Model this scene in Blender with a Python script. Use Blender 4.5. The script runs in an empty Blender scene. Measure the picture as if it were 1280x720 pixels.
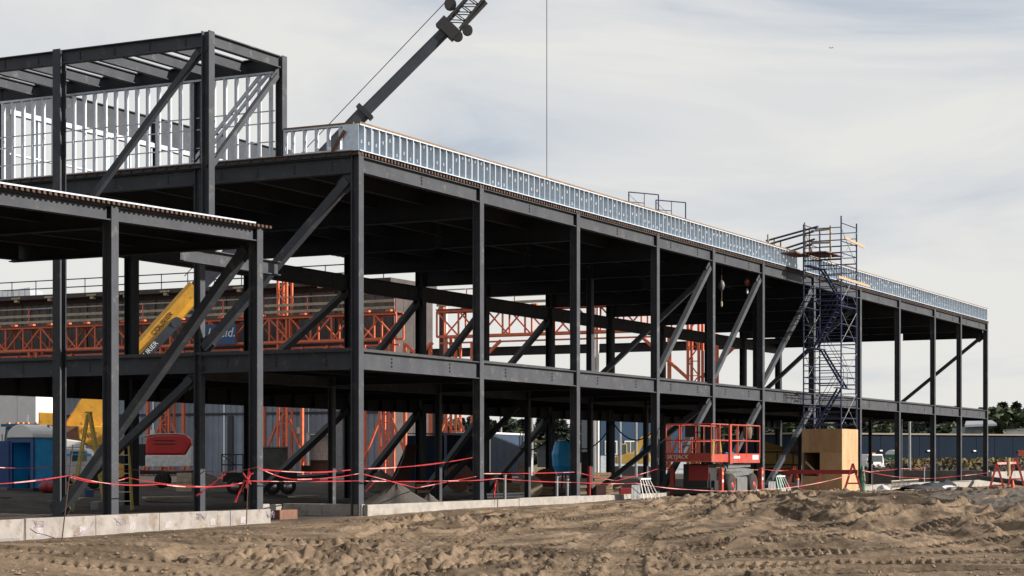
import bpy, bmesh, math, random
import numpy as np
from mathutils import Vector, Matrix

scene = bpy.context.scene
col = scene.collection
R = math.radians
rnd = random.Random(7)

# ------------------------------------------------------------------ camera, sky, sun, exposure
# world axes: x runs along the long facade, y goes into the building, z = 0 near the foundation top
F = 2400.0
CAM = Vector((-48.30, -29.86, 1.27))
TH = math.atan2(1229, 2400)
FWD = Vector((math.cos(TH), math.sin(TH), 0)); RGT = Vector((math.sin(TH), -math.cos(TH), 0))
cam = bpy.data.cameras.new('camera'); cam_o = bpy.data.objects.new('camera', cam); col.objects.link(cam_o)
cam_o.location = CAM; cam_o.rotation_euler = (R(90), 0, TH - R(90))
cam.sensor_width = 36; cam.lens = 36 * F / 1280; cam.shift_y = 214 / 1280
cam.clip_start = .5; cam.clip_end = 6000
scene.camera = cam_o

SUN = Vector((.2, -.98, math.tan(R(27)))).normalized()
sun = bpy.data.lights.new('sun', 'SUN'); sun.energy = 5.0; sun.angle = R(.6); sun.color = (1, .93, .84)
sun_o = bpy.data.objects.new('sun', sun); col.objects.link(sun_o)
sun_o.rotation_euler = SUN.to_track_quat('Z', 'Y').to_euler()
scene.view_settings.view_transform = 'Standard'; scene.view_settings.look = 'None'
scene.view_settings.exposure = .79; scene.view_settings.gamma = 1

world = bpy.data.worlds.new('World'); scene.world = world; world.use_nodes = True
nt = world.node_tree; nt.nodes.clear()
N = nt.nodes.new; L = nt.links.new
out = N('ShaderNodeOutputWorld'); bg = N('ShaderNodeBackground'); bg.inputs[1].default_value = .058
sky = N('ShaderNodeTexSky'); sky.sky_type = 'NISHITA'; sky.sun_disc = False
sky.sun_elevation = R(27); sky.sun_rotation = R(180 - 11.5)
tc = N('ShaderNodeTexCoord'); mp = N('ShaderNodeMapping'); mp.inputs['Scale'].default_value = (2.4, 2.4, 10)
mp.inputs['Location'].default_value = (3.7, 1.3, .6)
n1 = N('ShaderNodeTexNoise'); n1.inputs['Scale'].default_value = 1.25; n1.inputs['Detail'].default_value = 9
n1.inputs['Roughness'].default_value = .55; n1.inputs['Distortion'].default_value = .7
rp = N('ShaderNodeValToRGB'); cr = rp.color_ramp
cr.elements[0].position = .29; cr.elements[0].color = (4.2, 4.95, 6.0, 1)
cr.elements[1].position = .55; cr.elements[1].color = (8.3, 8.2, 7.9, 1)
e = cr.elements.new(.41); e.color = (6.8, 7.05, 7.35, 1)
sep = N('ShaderNodeSeparateXYZ'); zr = N('ShaderNodeMapRange')
zr.inputs[1].default_value = 0; zr.inputs[2].default_value = .22; zr.inputs[3].default_value = .17; zr.inputs[4].default_value = -.07
add = N('ShaderNodeMath'); add.operation = 'ADD'
mx = N('ShaderNodeMix'); mx.data_type = 'RGBA'; mx.inputs[0].default_value = .93
L(tc.outputs['Generated'], mp.inputs[0]); L(mp.outputs[0], n1.inputs['Vector'])
L(tc.outputs['Generated'], sep.inputs[0]); L(sep.outputs[2], zr.inputs[0])
L(n1.outputs[0], add.inputs[0]); L(zr.outputs[0], add.inputs[1]); L(add.outputs[0], rp.inputs[0])
L(sky.outputs[0], mx.inputs[6]); L(rp.outputs[0], mx.inputs[7])
L(mx.outputs[2], bg.inputs[0]); L(bg.outputs[0], out.inputs[0])

# ------------------------------------------------------------------ helpers
def ray(px, py):
    return FWD + RGT * ((px - 640) / F) + Vector((0, 0, (574 - py) / F))
def at(px, py, D): return CAM + ray(px, py) * D
def at_t(px, py, t):
    v = ray(px, py); return CAM + v * ((t - CAM.y) / v.y)
def at_s(px, py, s):
    v = ray(px, py); return CAM + v * ((s - CAM.x) / v.x)

MATS = {}
def mat(name, c, rough=.6, metal=0., var=.25, scale=6., bump=0., bscale=40., c2=None, spec=.5, stretch=None, speck=None, amount=.64, sscale=3.):
    if name in MATS: return MATS[name]
    if not name.startswith(('white', 'galv', 'navy_c')): c = tuple(x*.82 for x in c); c2 = tuple(x*.82 for x in c2) if c2 else None
    m = bpy.data.materials.new(name); m.use_nodes = True; MATS[name] = m
    t = m.node_tree; b = t.nodes['Principled BSDF']
    b.inputs['Roughness'].default_value = rough; b.inputs['Metallic'].default_value = metal
    b.inputs['Specular IOR Level'].default_value = spec
    tcn = t.nodes.new('ShaderNodeTexCoord'); src = tcn.outputs['Object']
    if stretch:
        mpn = t.nodes.new('ShaderNodeMapping'); mpn.inputs['Scale'].default_value = stretch
        t.links.new(src, mpn.inputs[0]); src = mpn.outputs[0]
    n = t.nodes.new('ShaderNodeTexNoise'); n.inputs['Scale'].default_value = scale; n.inputs['Detail'].default_value = 6
    n.inputs['Roughness'].default_value = .65
    t.links.new(src, n.inputs['Vector'])
    r = t.nodes.new('ShaderNodeValToRGB'); r.color_ramp.elements[0].position = .3; r.color_ramp.elements[1].position = .7
    a = c2 if c2 else tuple(x * (1 - var) for x in c)
    z = c if c2 else tuple(min(1, x * (1 + var)) for x in c)
    r.color_ramp.elements[0].color = (*a, 1); r.color_ramp.elements[1].color = (*z, 1)
    t.links.new(n.outputs[0], r.inputs[0]); colr = r.outputs[0]
    if speck:   # scuffs, rust runs or dried mud: separate patches of their own colour
        n3 = t.nodes.new('ShaderNodeTexNoise'); n3.inputs['Scale'].default_value = sscale; n3.inputs['Detail'].default_value = 9
        n3.inputs['Roughness'].default_value = .72; t.links.new(tcn.outputs['Object'], n3.inputs['Vector'])
        r3 = t.nodes.new('ShaderNodeValToRGB'); r3.color_ramp.elements[0].position = amount-.06; r3.color_ramp.elements[1].position = amount+.04
        t.links.new(n3.outputs[0], r3.inputs[0])
        mx3 = t.nodes.new('ShaderNodeMix'); mx3.data_type = 'RGBA'; t.links.new(r3.outputs[0], mx3.inputs[0])
        t.links.new(colr, mx3.inputs[6]); mx3.inputs[7].default_value = (*speck, 1); colr = mx3.outputs[2]
    t.links.new(colr, b.inputs['Base Color'])
    if bump:
        n2 = t.nodes.new('ShaderNodeTexNoise'); n2.inputs['Scale'].default_value = bscale; n2.inputs['Detail'].default_value = 5
        t.links.new(tcn.outputs['Object'], n2.inputs['Vector'])
        bp = t.nodes.new('ShaderNodeBump'); bp.inputs['Strength'].default_value = bump; bp.inputs['Distance'].default_value = .03
        t.links.new(n2.outputs[0], bp.inputs['Height']); t.links.new(bp.outputs[0], b.inputs['Normal'])
    return m

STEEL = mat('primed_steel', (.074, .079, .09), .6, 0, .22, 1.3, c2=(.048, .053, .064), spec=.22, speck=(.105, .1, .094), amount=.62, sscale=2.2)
STEEL2 = mat('dark_shaded_steel', (.028, .031, .037), .6, 0, .25, 1.5, spec=.25)  # primed steel darkened for shade inside the frame, also plain dark steel
BOLT = mat('bolt_black', (.012, .012, .014), .5)
GALV = mat('galvanised', (.53, .57, .63), .42, .35, .14, 7)
GALVB = mat('galvanised_blue', (.54, .62, .7), .42, .35, .15, 7)
DECK = mat('deck_steel', (.055, .055, .058), .6, .2)
RUST = mat('rusty_edge', (.085, .044, .028), .85, 0, .55, 5)
WOOD = mat('raw_lumber', (.46, .31, .175), .75, 0, .25, 5, stretch=(1, 1, 6))
CAPW = mat('weathered_cap_board', (.22, .125, .06), .8, 0, .35, 3)
WOODG = mat('grey_plank', (.42, .34, .24), .8, 0, .3, 3)
WOODD = mat('dark_plank', (.17, .08, .05), .8, 0, .35, 6)
CONC = mat('concrete', (.38, .35, .315), .85, 0, .18, 3.2, .35, 20, c2=(.25, .23, .21), speck=(.19, .15, .12), amount=.6, sscale=1.5)
CONCW = mat('pale_form_panel', (.36, .33, .3), .75, 0, .15, 2.2, c2=(.22, .2, .185), speck=(.17, .13, .1), amount=.57, sscale=1.8)
SCUFF = mat('scuff_print', (.36, .33, .33), .8, 0, .3, 12)
PURPLE = mat('purple_scrawl', (.27, .23, .29), .8)
BLUESC = mat('scaffold_blue', (.02, .032, .085), .45, .2, .2, 8)
ORANGE = mat('orange_steel', (.85, .2, .09), .55, 0, .25, 3, c2=(.62, .12, .05))
CLAD = mat('grey_cladding', (.27, .32, .39), .5, .1, .12, .8)
CLADD = mat('dark_facing', (.075, .062, .06), .9, 0, .3, .7)
YEL = mat('crane_yellow', (.68, .34, .035), .42, 0, .18, 2, speck=(.25, .12, .04), amount=.63)
CGREY = mat('boom_grey', (.036, .043, .056), .5, .1, .25, 1.2)
BLACK = mat('matte_black', (.016, .016, .018), .6)
RUBBER = mat('tyre_rubber', (.025, .024, .024), .9, 0, .3, 12)
RED = mat('lift_red', (.4, .05, .032), .5, 0, .2, 3, speck=(.22, .14, .1), amount=.6, sscale=3.5)
REDD = mat('dark_red', (.3, .02, .02), .5, 0, .2, 5)
TAPE = mat('red_tape', (.5, .03, .04), .5, 0, .3, 1.5, c2=(.3, .012, .018))
TAPEW = mat('pale_tape', (.8, .5, .46), .5, 0, .3, 1.2, c2=(.5, .05, .06))
WHITE = mat('white_paint', (.62, .61, .6), .5, 0, .06, 2)
GREY = mat('mid_grey', (.24, .25, .26), .5, .1, .2, 4, speck=(.14, .11, .09), amount=.6)
BLUE = mat('plastic_blue', (.03, .42, .85), .45, 0, .12, 3)
NAVY = mat('plastic_navy', (.015, .07, .22), .5, 0, .15, 3)
TRUCKB = mat('truck_blue', (.025, .1, .2), .3, .1, .15, 2)
GLASS = mat('dark_glass', (.06, .08, .085), .08, 0, .2, 1, spec=.9)
CHROME = mat('bright_steel', (.6, .6, .6), .25, .9, .1, 4)
AMBER = mat('amber_lens', (.8, .3, .12), .3)
PLY = mat('plywood', (.52, .35, .2), .65, 0, .2, 1.6, stretch=(2.2, 2.2, .5), c2=(.38, .225, .1), speck=(.3, .17, .08), amount=.63, sscale=1.4)
FIBRE = mat('yellow_fibreglass', (.58, .42, .08), .5, 0, .15, 5)
BROWNP = mat('rust_plate', (.075, .03, .022), .7, 0, .3, 3)
GRAVEL = mat('grey_gravel', (.095, .082, .074), .95, 0, .5, 22, .8, 30)
GREENP = mat('plastic_green', (.02, .2, .12), .5)
NAVYW = mat('navy_cladding', (.006, .012, .023), .8, 0, .12, .4, spec=.08)
DBLUE = mat('blue_cladding', (.014, .046, .1), .5, 0, .12, .5)
CONT = mat('container_blue', (.05, .08, .135), .5, .1, .2, 1.5)
TARP = mat('black_tarp', (.02, .02, .024), .35, 0, .2, 4)
TARPW = mat('pale_tarp', (.5, .5, .53), .5)
BARK = mat('bark', (.1, .075, .055), .9)
FOL = [mat('conifer_foliage', (.024, .038, .026), .8, 0, .4, 1.2), mat('broadleaf_foliage', (.05, .07, .03), .8, 0, .4, 1.0),
       mat('autumn_foliage', (.16, .13, .03), .8, 0, .35, 1.0)]
SCRUB = mat('autumn_scrub', (.17, .12, .035), .9, 0, .45, .6, c2=(.07, .06, .028))
SCRUBD = mat('dark_scrub', (.06, .05, .035), .9, 0, .4, .8)
SOIL = mat('dark_soil', (.075, .058, .046), .95, 0, .4, 5, .6, 16)

ORG = {}
class MB:
    def __init__(s): s.v = []; s.f = []; s.m = []; s.mi = 0
    def add(s, vs, fs):
        o = len(s.v); s.v += [tuple(x) for x in vs]
        for f in fs: s.f.append([i + o for i in f]); s.m.append(s.mi)
        return s
    def box(s, x0, x1, y0, y1, z0, z1):
        return s.add([(x0,y0,z0),(x1,y0,z0),(x1,y1,z0),(x0,y1,z0),(x0,y0,z1),(x1,y0,z1),(x1,y1,z1),(x0,y1,z1)],
                     [(0,3,2,1),(4,5,6,7),(0,1,5,4),(1,2,6,5),(2,3,7,6),(3,0,4,7)])
    def prism(s, prof, p0, p1, up=(0,0,1)):
        p0 = Vector(p0); p1 = Vector(p1); d = (p1 - p0).normalized(); up = Vector(up)
        sd = d.cross(up).normalized(); u = sd.cross(d)
        n = len(prof); vs = [p + sd * a + u * b for p in (p0, p1) for a, b in prof]
        fs = [(i, (i+1) % n, n + (i+1) % n, n + i) for i in range(n)]
        return s.add(vs, [list(reversed(range(n))), list(range(n, 2*n))] + fs)
    def bar(s, p0, p1, w, h=None, up=(0,0,1)):
        h = h or w; a, b = w/2, h/2
        d = (Vector(p1) - Vector(p0)).normalized()
        if abs(d.dot(Vector(up))) > .98: up = (0, 1, 0)
        return s.prism([(-a,-b),(a,-b),(a,b),(-a,b)], p0, p1, up)
    def ibeam(s, p0, p1, h, b, tf=.03, tw=.02, up=(0,0,1), top=True):
        o = -h/2 if top else 0; y0, y1, w, t = -h/2+o, h/2+o, b/2, tw/2
        return s.prism([(-w,y0),(w,y0),(w,y0+tf),(t,y0+tf),(t,y1-tf),(w,y1-tf),(w,y1),(-w,y1),(-w,y1-tf),(-t,y1-tf),(-t,y0+tf),(-w,y0+tf)], p0, p1, up)
    def tube(s, p0, p1, r, n=6, r1=None):
        r1 = r if r1 is None else r1
        p0 = Vector(p0); p1 = Vector(p1); d = (p1-p0).normalized()
        a = d.cross(Vector((0,0,1)) if abs(d.z) < .9 else Vector((0,1,0))).normalized(); b = d.cross(a)
        vs = [p + (a*math.cos(6.2832*i/n) + b*math.sin(6.2832*i/n))*q for p, q in ((p0,r),(p1,r1)) for i in range(n)]
        return s.add(vs, [list(reversed(range(n))), list(range(n,2*n))] + [(i,(i+1)%n,n+(i+1)%n,n+i) for i in range(n)])
    def path(s, pts, r, n=6):
        for a, b in zip(pts, pts[1:]): s.tube(a, b, r, n)
        return s
    def poly(s, pts, axis, a, b):
        """closed outline extruded along an axis between a and b"""
        n = len(pts); vs = []
        for k in (a, b):
            for p, q in pts: vs.append({'x': (k,p,q), 'y': (p,k,q), 'z': (p,q,k)}[axis])
        return s.add(vs, [list(reversed(range(n))), list(range(n,2*n))] + [(i,(i+1)%n,n+(i+1)%n,n+i) for i in range(n)])
    def build(s, name, m, parent=None, smooth=False, bevel=0):
        me = bpy.data.meshes.new(name)
        o3 = ORG.get(parent.name, Vector()) if parent else Vector()
        me.from_pydata([(x-o3.x, y-o3.y, z-o3.z) for x, y, z in s.v], [], s.f)
        for q in (m if isinstance(m, (list, tuple)) else [m]): me.materials.append(q)
        if max(s.m, default=0): me.polygons.foreach_set('material_index', s.m)
        bm = bmesh.new(); bm.from_mesh(me); bmesh.ops.recalc_face_normals(bm, faces=bm.faces); bm.to_mesh(me); bm.free()
        if smooth: me.polygons.foreach_set('use_smooth', [True]*len(me.polygons))
        o = bpy.data.objects.new(name, me); col.objects.link(o)
        if parent: o.parent = parent; ORG[o.name] = o3
        if bevel:
            bv = o.modifiers.new('bevel', 'BEVEL'); bv.width = bevel; bv.segments = 2; bv.limit_method = 'ANGLE'
        return o
def lathe(prof, c, n=16, axis='z'):
    m = MB(); vs = []
    for r, z in prof:
        for i in range(n):
            a = 6.28318*i/n; p = (r*math.cos(a), r*math.sin(a), z)
            if axis == 'y': p = (p[0], p[2], p[1])
            if axis == 'x': p = (p[2], p[0], p[1])
            vs.append((p[0]+c[0], p[1]+c[1], p[2]+c[2]))
    fs = [(k*n+i, k*n+(i+1)%n, (k+1)*n+(i+1)%n, (k+1)*n+i) for k in range(len(prof)-1) for i in range(n)]
    fs += [list(range(n)), [(len(prof)-1)*n+i for i in range(n)]]
    return m.add(vs, fs)
def tag(o, label=None, cat=None, group=None, kind=None):
    if label: o['label'] = label
    if cat: o['category'] = cat
    if group: o['group'] = group
    if kind: o['kind'] = kind
    return o
def thing(name, label, cat, loc, group=None, local=False, rz=0):
    o = bpy.data.objects.new(name, None); col.objects.link(o); o.empty_display_size = .2
    o.location = loc; o.rotation_euler = (0, 0, rz); ORG[o.name] = Vector() if (local or rz) else Vector(loc)
    return tag(o, label, cat, group)
def piece(name, me, parent, loc, rz=0):
    o = bpy.data.objects.new(name, me); col.objects.link(o); o.parent = parent
    o.location = Vector(loc) - ORG.get(parent.name, Vector()); o.rotation_euler = (0, 0, rz); return o
def copy_tree(o, parent=None):
    c = o.copy(); col.objects.link(c)
    if parent: c.parent = parent
    for ch in list(o.children): copy_tree(ch, c)
    return c
def text(s, size, origin, xdir, ydir, m, parent, name='lettering', shear=0, depth=.004):
    cu = bpy.data.curves.new('lettering', 'FONT'); cu.body = s; cu.size = size; cu.extrude = depth; cu.shear = shear
    cu.align_x = 'CENTER'; cu.align_y = 'CENTER'; cu.resolution_u = 2
    tmp = bpy.data.objects.new('tmp_text', cu); col.objects.link(tmp)
    me = bpy.data.meshes.new_from_object(tmp.evaluated_get(bpy.context.evaluated_depsgraph_get()))
    bpy.data.objects.remove(tmp); me.materials.clear(); me.materials.append(m)
    o = bpy.data.objects.new(name, me); col.objects.link(o); o.parent = parent
    x = Vector(xdir).normalized(); y = Vector(ydir).normalized(); z = x.cross(y)
    M = Matrix((x, y, z)).transposed().to_4x4(); M.translation = Vector(origin) - ORG.get(parent.name, Vector())
    o.matrix_local = M
    return o

# ------------------------------------------------------------------ ground
def vnoise(x, y, seed):
    xi = np.floor(x).astype(np.int64); yi = np.floor(y).astype(np.int64); fx = x - xi; fy = y - yi
    fx = fx*fx*(3-2*fx); fy = fy*fy*(3-2*fy)
    def h(a, b):
        n = (a * 374761393 + b * 668265263 + seed * 974711) & 0x7fffffff
        n = ((n ^ (n >> 13)) * 1274126177) & 0x7fffffff
        return ((n ^ (n >> 16)) & 0xffff) / 65535.0
    return (h(xi,yi)*(1-fx)+h(xi+1,yi)*fx)*(1-fy) + (h(xi,yi+1)*(1-fx)+h(xi+1,yi+1)*fx)*fy
def fbm(x, y, seed, o=4):
    r = 0; a = .5
    for k in range(o):
        r = r + a*vnoise(x*2**k + 13.7*k, y*2**k - 7.1*k, seed+k); a *= .5
    return r
def sst(a, b, x):
    t = np.clip((x-a)/(b-a), 0, 1); return t*t*(3-2*t)
WS = [-60, -15, -5, 0, 5.5, 14, 20, 30, 40, 55, 78, 100, 300]; WZ = [-.56, -.56, -.46, -.40, -.32, -.32, -.24, -.22, -.28, -.5, -.57, -.55, -.5]
def ab(x, y):
    dx = x - CAM.x; dy = y - CAM.y
    return dx*RGT.x + dy*RGT.y, dx*FWD.x + dy*FWD.y
def base_height(x, y):
    a, b = ab(x, y)
    wall = np.interp(x, WS, WZ)
    far = np.interp(b, [0, 36, 41, 46, 52, 58, 70], [-1.15, -1.12, -1.0, -.82, -.55, -.40, -.36]) + .12*(fbm(x*.12, y*.12, 3, 2)-.4)
    mound = .42*sst(3.5, 12, a)*sst(43, 58, b)*(1-sst(60, 80, b))*(1-.25*sst(24, 34, a))
    mound = mound + .22*np.exp(-((a-6.0)/2.6)**2-((b-47)/5)**2) + .16*np.exp(-((a-12)/2.2)**2-((b-50)/5)**2)
    w = sst(-9, -2.0, y)
    o = (far + mound*(1-.6*w))*(1-w) + (wall + mound*.15)*w
    ins = -.42 + .06*(fbm(x*.5, y*.5, 5, 3)-.5) + .30*sst(15, 19.5, y) + .1*sst(20, 26, y)
    return np.where(y > -.2, ins*(1-sst(60, 120, np.abs(x-40))) - .25*sst(60, 120, np.abs(x-40)), o)
TR = [([(14, 92), (7.6, 82), (3.2, 66), (.4, 57), (-1.5, 50), (-3, 41), (-3.5, 33)], 1.0, .07),
      ([(19, 60), (14, 53.5), (9, 49), (5, 46), (1.5, 42), (-1, 37), (-2, 33)], .95, .075),
      ([(18, 46), (11, 43), (5, 41.3), (0, 40.5), (-6, 40)], .95, .055),
      ([(-14, 41), (-7, 42.5), (-2, 45), (2, 49), (6, 57), (11, 70)], 1.0, .045),
      ([(-12, 46.5), (-6, 48), (-2, 51), (2, 57), (8, 70)], 1.05, .04),
      ([(-14, 38.5), (-5, 38), (4, 39), (12, 41), (20, 45)], .9, .045),
      ([(-13, 43.5), (-8, 44.5), (-3, 47.5), (1, 52), (5, 60)], .9, .035),
      ([(19, 52), (12, 47.5), (7, 44.5), (2, 43), (-5, 43)], .9, .05),
      ([(1.5, 36), (2.2, 44), (3.6, 52), (6.5, 62)], .55, .045)]
def smooth_line(P, n=14):
    P = [np.array(p, float) for p in P]; P = [2*P[0]-P[1]] + P + [2*P[-1]-P[-2]]; r = []
    for i in range(1, len(P)-2):
        for k in range(n):
            t = k/n
            r.append(.5*((2*P[i])+(P[i+1]-P[i-1])*t+(2*P[i-1]-5*P[i]+4*P[i+1]-P[i+2])*t*t+(3*P[i]-P[i-1]-3*P[i+1]+P[i+2])*t**3))
    return np.array(r + [P[-2]])
def sand_height(x, y):
    z = base_height(x, y); a, b = ab(x, y)
    out_ = 1-sst(-.9, -.3, y)
    rough = sst(2, 9, a)*sst(42, 48, b)
    n = (fbm(x*.5, y*.5, 11, 3)-.43)*.15
    u = a*.62+b*.30; v = b*.22-a*.26
    rid = 1-np.abs(2*fbm(u, v, 21, 3)-.9)*1.6
    n = n + (.05+.30*rough)*(np.clip(rid, 0, 1)**1.4-.45)
    med = fbm(a*1.1+b*.3, b*.9, 31, 4)-.46
    n = n + med*(.07+.20*rough)
    patch = np.clip(sst(.47, .60, fbm(a*.33, b*.19, 51, 3)) + .5*rough*sst(.4, .6, fbm(a*.6, b*.3, 53, 2)), 0, 1)
    cl = fbm(a*3.4, b*3.0, 41, 4)
    n = n + sst(.46, .56, cl)*(.006+.085*patch) + sst(.46, .56, fbm(a*6.5, b*5, 43, 3))*(.006+.06*patch) + sst(.5, .54, fbm(a*9, b*8, 47, 2))*(.008+.02*patch)
    trk = np.zeros_like(z); tw = np.zeros_like(z)
    for P, half, dep in TR:
        S = smooth_line(P); best = np.full(z.shape, 9.); arc = np.zeros_like(z); sg = np.zeros_like(z); acc = 0
        lo = S.min(0)-2; hi = S.max(0)+2
        mk = (a > lo[0]) & (a < hi[0]) & (b > lo[1]) & (b < hi[1])
        aa = a[mk]; bb = b[mk]; bst = np.full(aa.shape, 9.); ar = np.zeros_like(aa); sgn = np.zeros_like(aa)
        for p, q in zip(S, S[1:]):
            d = q-p; l = math.hypot(*d)
            t = np.clip(((aa-p[0])*d[0]+(bb-p[1])*d[1])/l/l, 0, 1)
            ds = np.hypot(aa-p[0]-t*d[0], bb-p[1]-t*d[1]); up = ds < bst
            bst[up] = ds[up]; ar[up] = (acc+t*l)[up]; sgn[up] = np.sign((aa-p[0])*d[1]-(bb-p[1])*d[0])[up]; acc += l
        off = np.abs(bst-half)
        w = 1-sst(.33, .41, off)
        side = np.sign(bst-half)
        ph = ar/.235 + side*.25 + off*1.3
        lug = np.abs((ph % 1)-.5)*2
        tz = -dep*1.5 + dep*2.6*sst(.3, .7, lug)*(.6+.6*fbm(aa*1.7, bb*1.7, 63, 2))
        rim = dep*1.3*np.exp(-((off-.5)/.09)**2)
        fade = sst(.25, .5, fbm(aa*.5, bb*.5, 61, 2)+.12)
        ww = w*(.25+.75*fade)
        cur = trk[mk]; cw = tw[mk]
        trk[mk] = cur*(1-ww) + ww*tz + rim*fade; tw[mk] = np.maximum(cw, ww)
    n = n*(1-.9*tw) + trk
    return z + n*out_*(.25+.75*sst(-.9, -4, y)) + .035*(fbm(x*3, y*3, 71, 3)-.45)

def grid_mesh(name, X, Y, Z, m):
    r, c = X.shape; me = bpy.data.meshes.new(name)
    co = np.stack([X, Y, Z], -1).reshape(-1, 3).astype(np.float32)
    i = np.arange(r*c).reshape(r, c)
    q = np.stack([i[:-1,:-1], i[:-1,1:], i[1:,1:], i[1:,:-1]], -1).reshape(-1, 4)
    me.vertices.add(len(co)); me.vertices.foreach_set('co', co.ravel())
    me.loops.add(q.size); me.loops.foreach_set('vertex_index', q.ravel().astype(np.int32))
    me.polygons.add(len(q)); me.polygons.foreach_set('loop_start', np.arange(0, q.size, 4, dtype=np.int32))
    me.polygons.foreach_set('loop_total', np.full(len(q), 4, dtype=np.int32))
    me.polygons.foreach_set('use_smooth', np.ones(len(q), dtype=bool))
    me.update(calc_edges=True); me.materials.append(m)
    o = bpy.data.objects.new(name, me); col.objects.link(o); o['kind'] = 'structure'; return o

def sand_material():
    m = bpy.data.materials.new('site_sand'); m.use_nodes = True; t = m.node_tree; b = t.nodes['Principled BSDF']
    b.inputs['Roughness'].default_value = .95; b.inputs['Specular IOR Level'].default_value = .15
    g = t.nodes.new('ShaderNodeNewGeometry'); 
    def noise(sc, d=5, r=.6):
        n = t.nodes.new('ShaderNodeTexNoise'); n.inputs['Scale'].default_value = sc; n.inputs['Detail'].default_value = d
        n.inputs['Roughness'].default_value = r; t.links.new(g.outputs['Position'], n.inputs['Vector']); return n
    def ramp(n, p0, c0, p1, c1):
        r = t.nodes.new('ShaderNodeValToRGB'); r.color_ramp.elements[0].position = p0; r.color_ramp.elements[1].position = p1
        r.color_ramp.elements[0].color = (*c0, 1); r.color_ramp.elements[1].color = (*c1, 1); t.links.new(n.outputs[0], r.inputs[0]); return r
    def mix(f, a, c, mode='MIX', fac=1):
        x = t.nodes.new('ShaderNodeMix'); x.data_type = 'RGBA'; x.blend_type = mode
        if f is None: x.inputs[0].default_value = fac
        else: t.links.new(f, x.inputs[0])
        t.links.new(a, x.inputs[6]); t.links.new(c, x.inputs[7]); return x.outputs[2]
    big = ramp(noise(.5, 9, .68), .37, (.09, .066, .046), .6, (.265, .198, .138))
    fine = ramp(noise(9, 6, .75), .3, (.62, .60, .58), .7, (1.12, 1.1, 1.08))
    dry = mix(None, big.outputs[0], fine.outputs[0], 'MULTIPLY')
    # darker ground under and behind the building; far ground is dull grass and gravel
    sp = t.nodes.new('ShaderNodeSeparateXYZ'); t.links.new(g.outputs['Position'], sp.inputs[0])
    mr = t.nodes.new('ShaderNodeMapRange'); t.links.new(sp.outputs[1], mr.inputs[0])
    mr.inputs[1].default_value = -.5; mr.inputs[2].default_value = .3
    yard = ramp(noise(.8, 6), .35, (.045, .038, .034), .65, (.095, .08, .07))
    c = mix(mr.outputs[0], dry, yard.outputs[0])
    far = t.nodes.new('ShaderNodeMapRange'); t.links.new(sp.outputs[0], far.inputs[0])
    far.inputs[1].default_value = 90; far.inputs[2].default_value = 130
    fld = ramp(noise(.08, 6), .4, (.1, .085, .05), .6, (.2, .16, .09))
    c = mix(far.outputs[0], c, fld.outputs[0])
    t.links.new(c, b.inputs['Base Color'])
    bp = t.nodes.new('ShaderNodeBump'); bp.inputs['Strength'].default_value = 1; bp.inputs['Distance'].default_value = .07
    nb = noise(11, 10, .8); t.links.new(nb.outputs[0], bp.inputs['Height']); t.links.new(bp.outputs[0], b.inputs['Normal'])
    return m
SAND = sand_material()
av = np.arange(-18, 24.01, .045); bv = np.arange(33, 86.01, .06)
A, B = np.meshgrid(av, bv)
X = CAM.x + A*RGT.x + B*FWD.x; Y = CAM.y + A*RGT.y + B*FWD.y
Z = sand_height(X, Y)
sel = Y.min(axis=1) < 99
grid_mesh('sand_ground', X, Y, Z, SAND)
def spaced(c0, c1, st, far, g=1.3):
    mid = list(np.arange(c0, c1+.01, st)); lo = []; d = st; p = c0
    while p > -far: d *= g; p -= d; lo.append(p)
    hi = []; d = st; p = c1
    while p < far: d *= g; p += d; hi.append(p)
    return np.array(lo[::-1] + mid + hi)
gx = spaced(-70, 130, 1.0, 4000); gy = spaced(-60, 90, .8, 4000)
X, Y = np.meshgrid(gx, gy); Z = base_height(X, Y); A, B = ab(X, Y)
dd = np.minimum(np.minimum(A+18, 24-A), np.minimum(B-33, 86-B))
Z = Z - .35*sst(.6, 1.8, dd)
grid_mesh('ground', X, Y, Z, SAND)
def ground_z(x, y):
    return float(sand_height(np.array([[x]], float), np.array([[y]], float))[0, 0])
def gz(x, y): return float(base_height(np.array([[x]], float), np.array([[y]], float))[0, 0])

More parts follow.
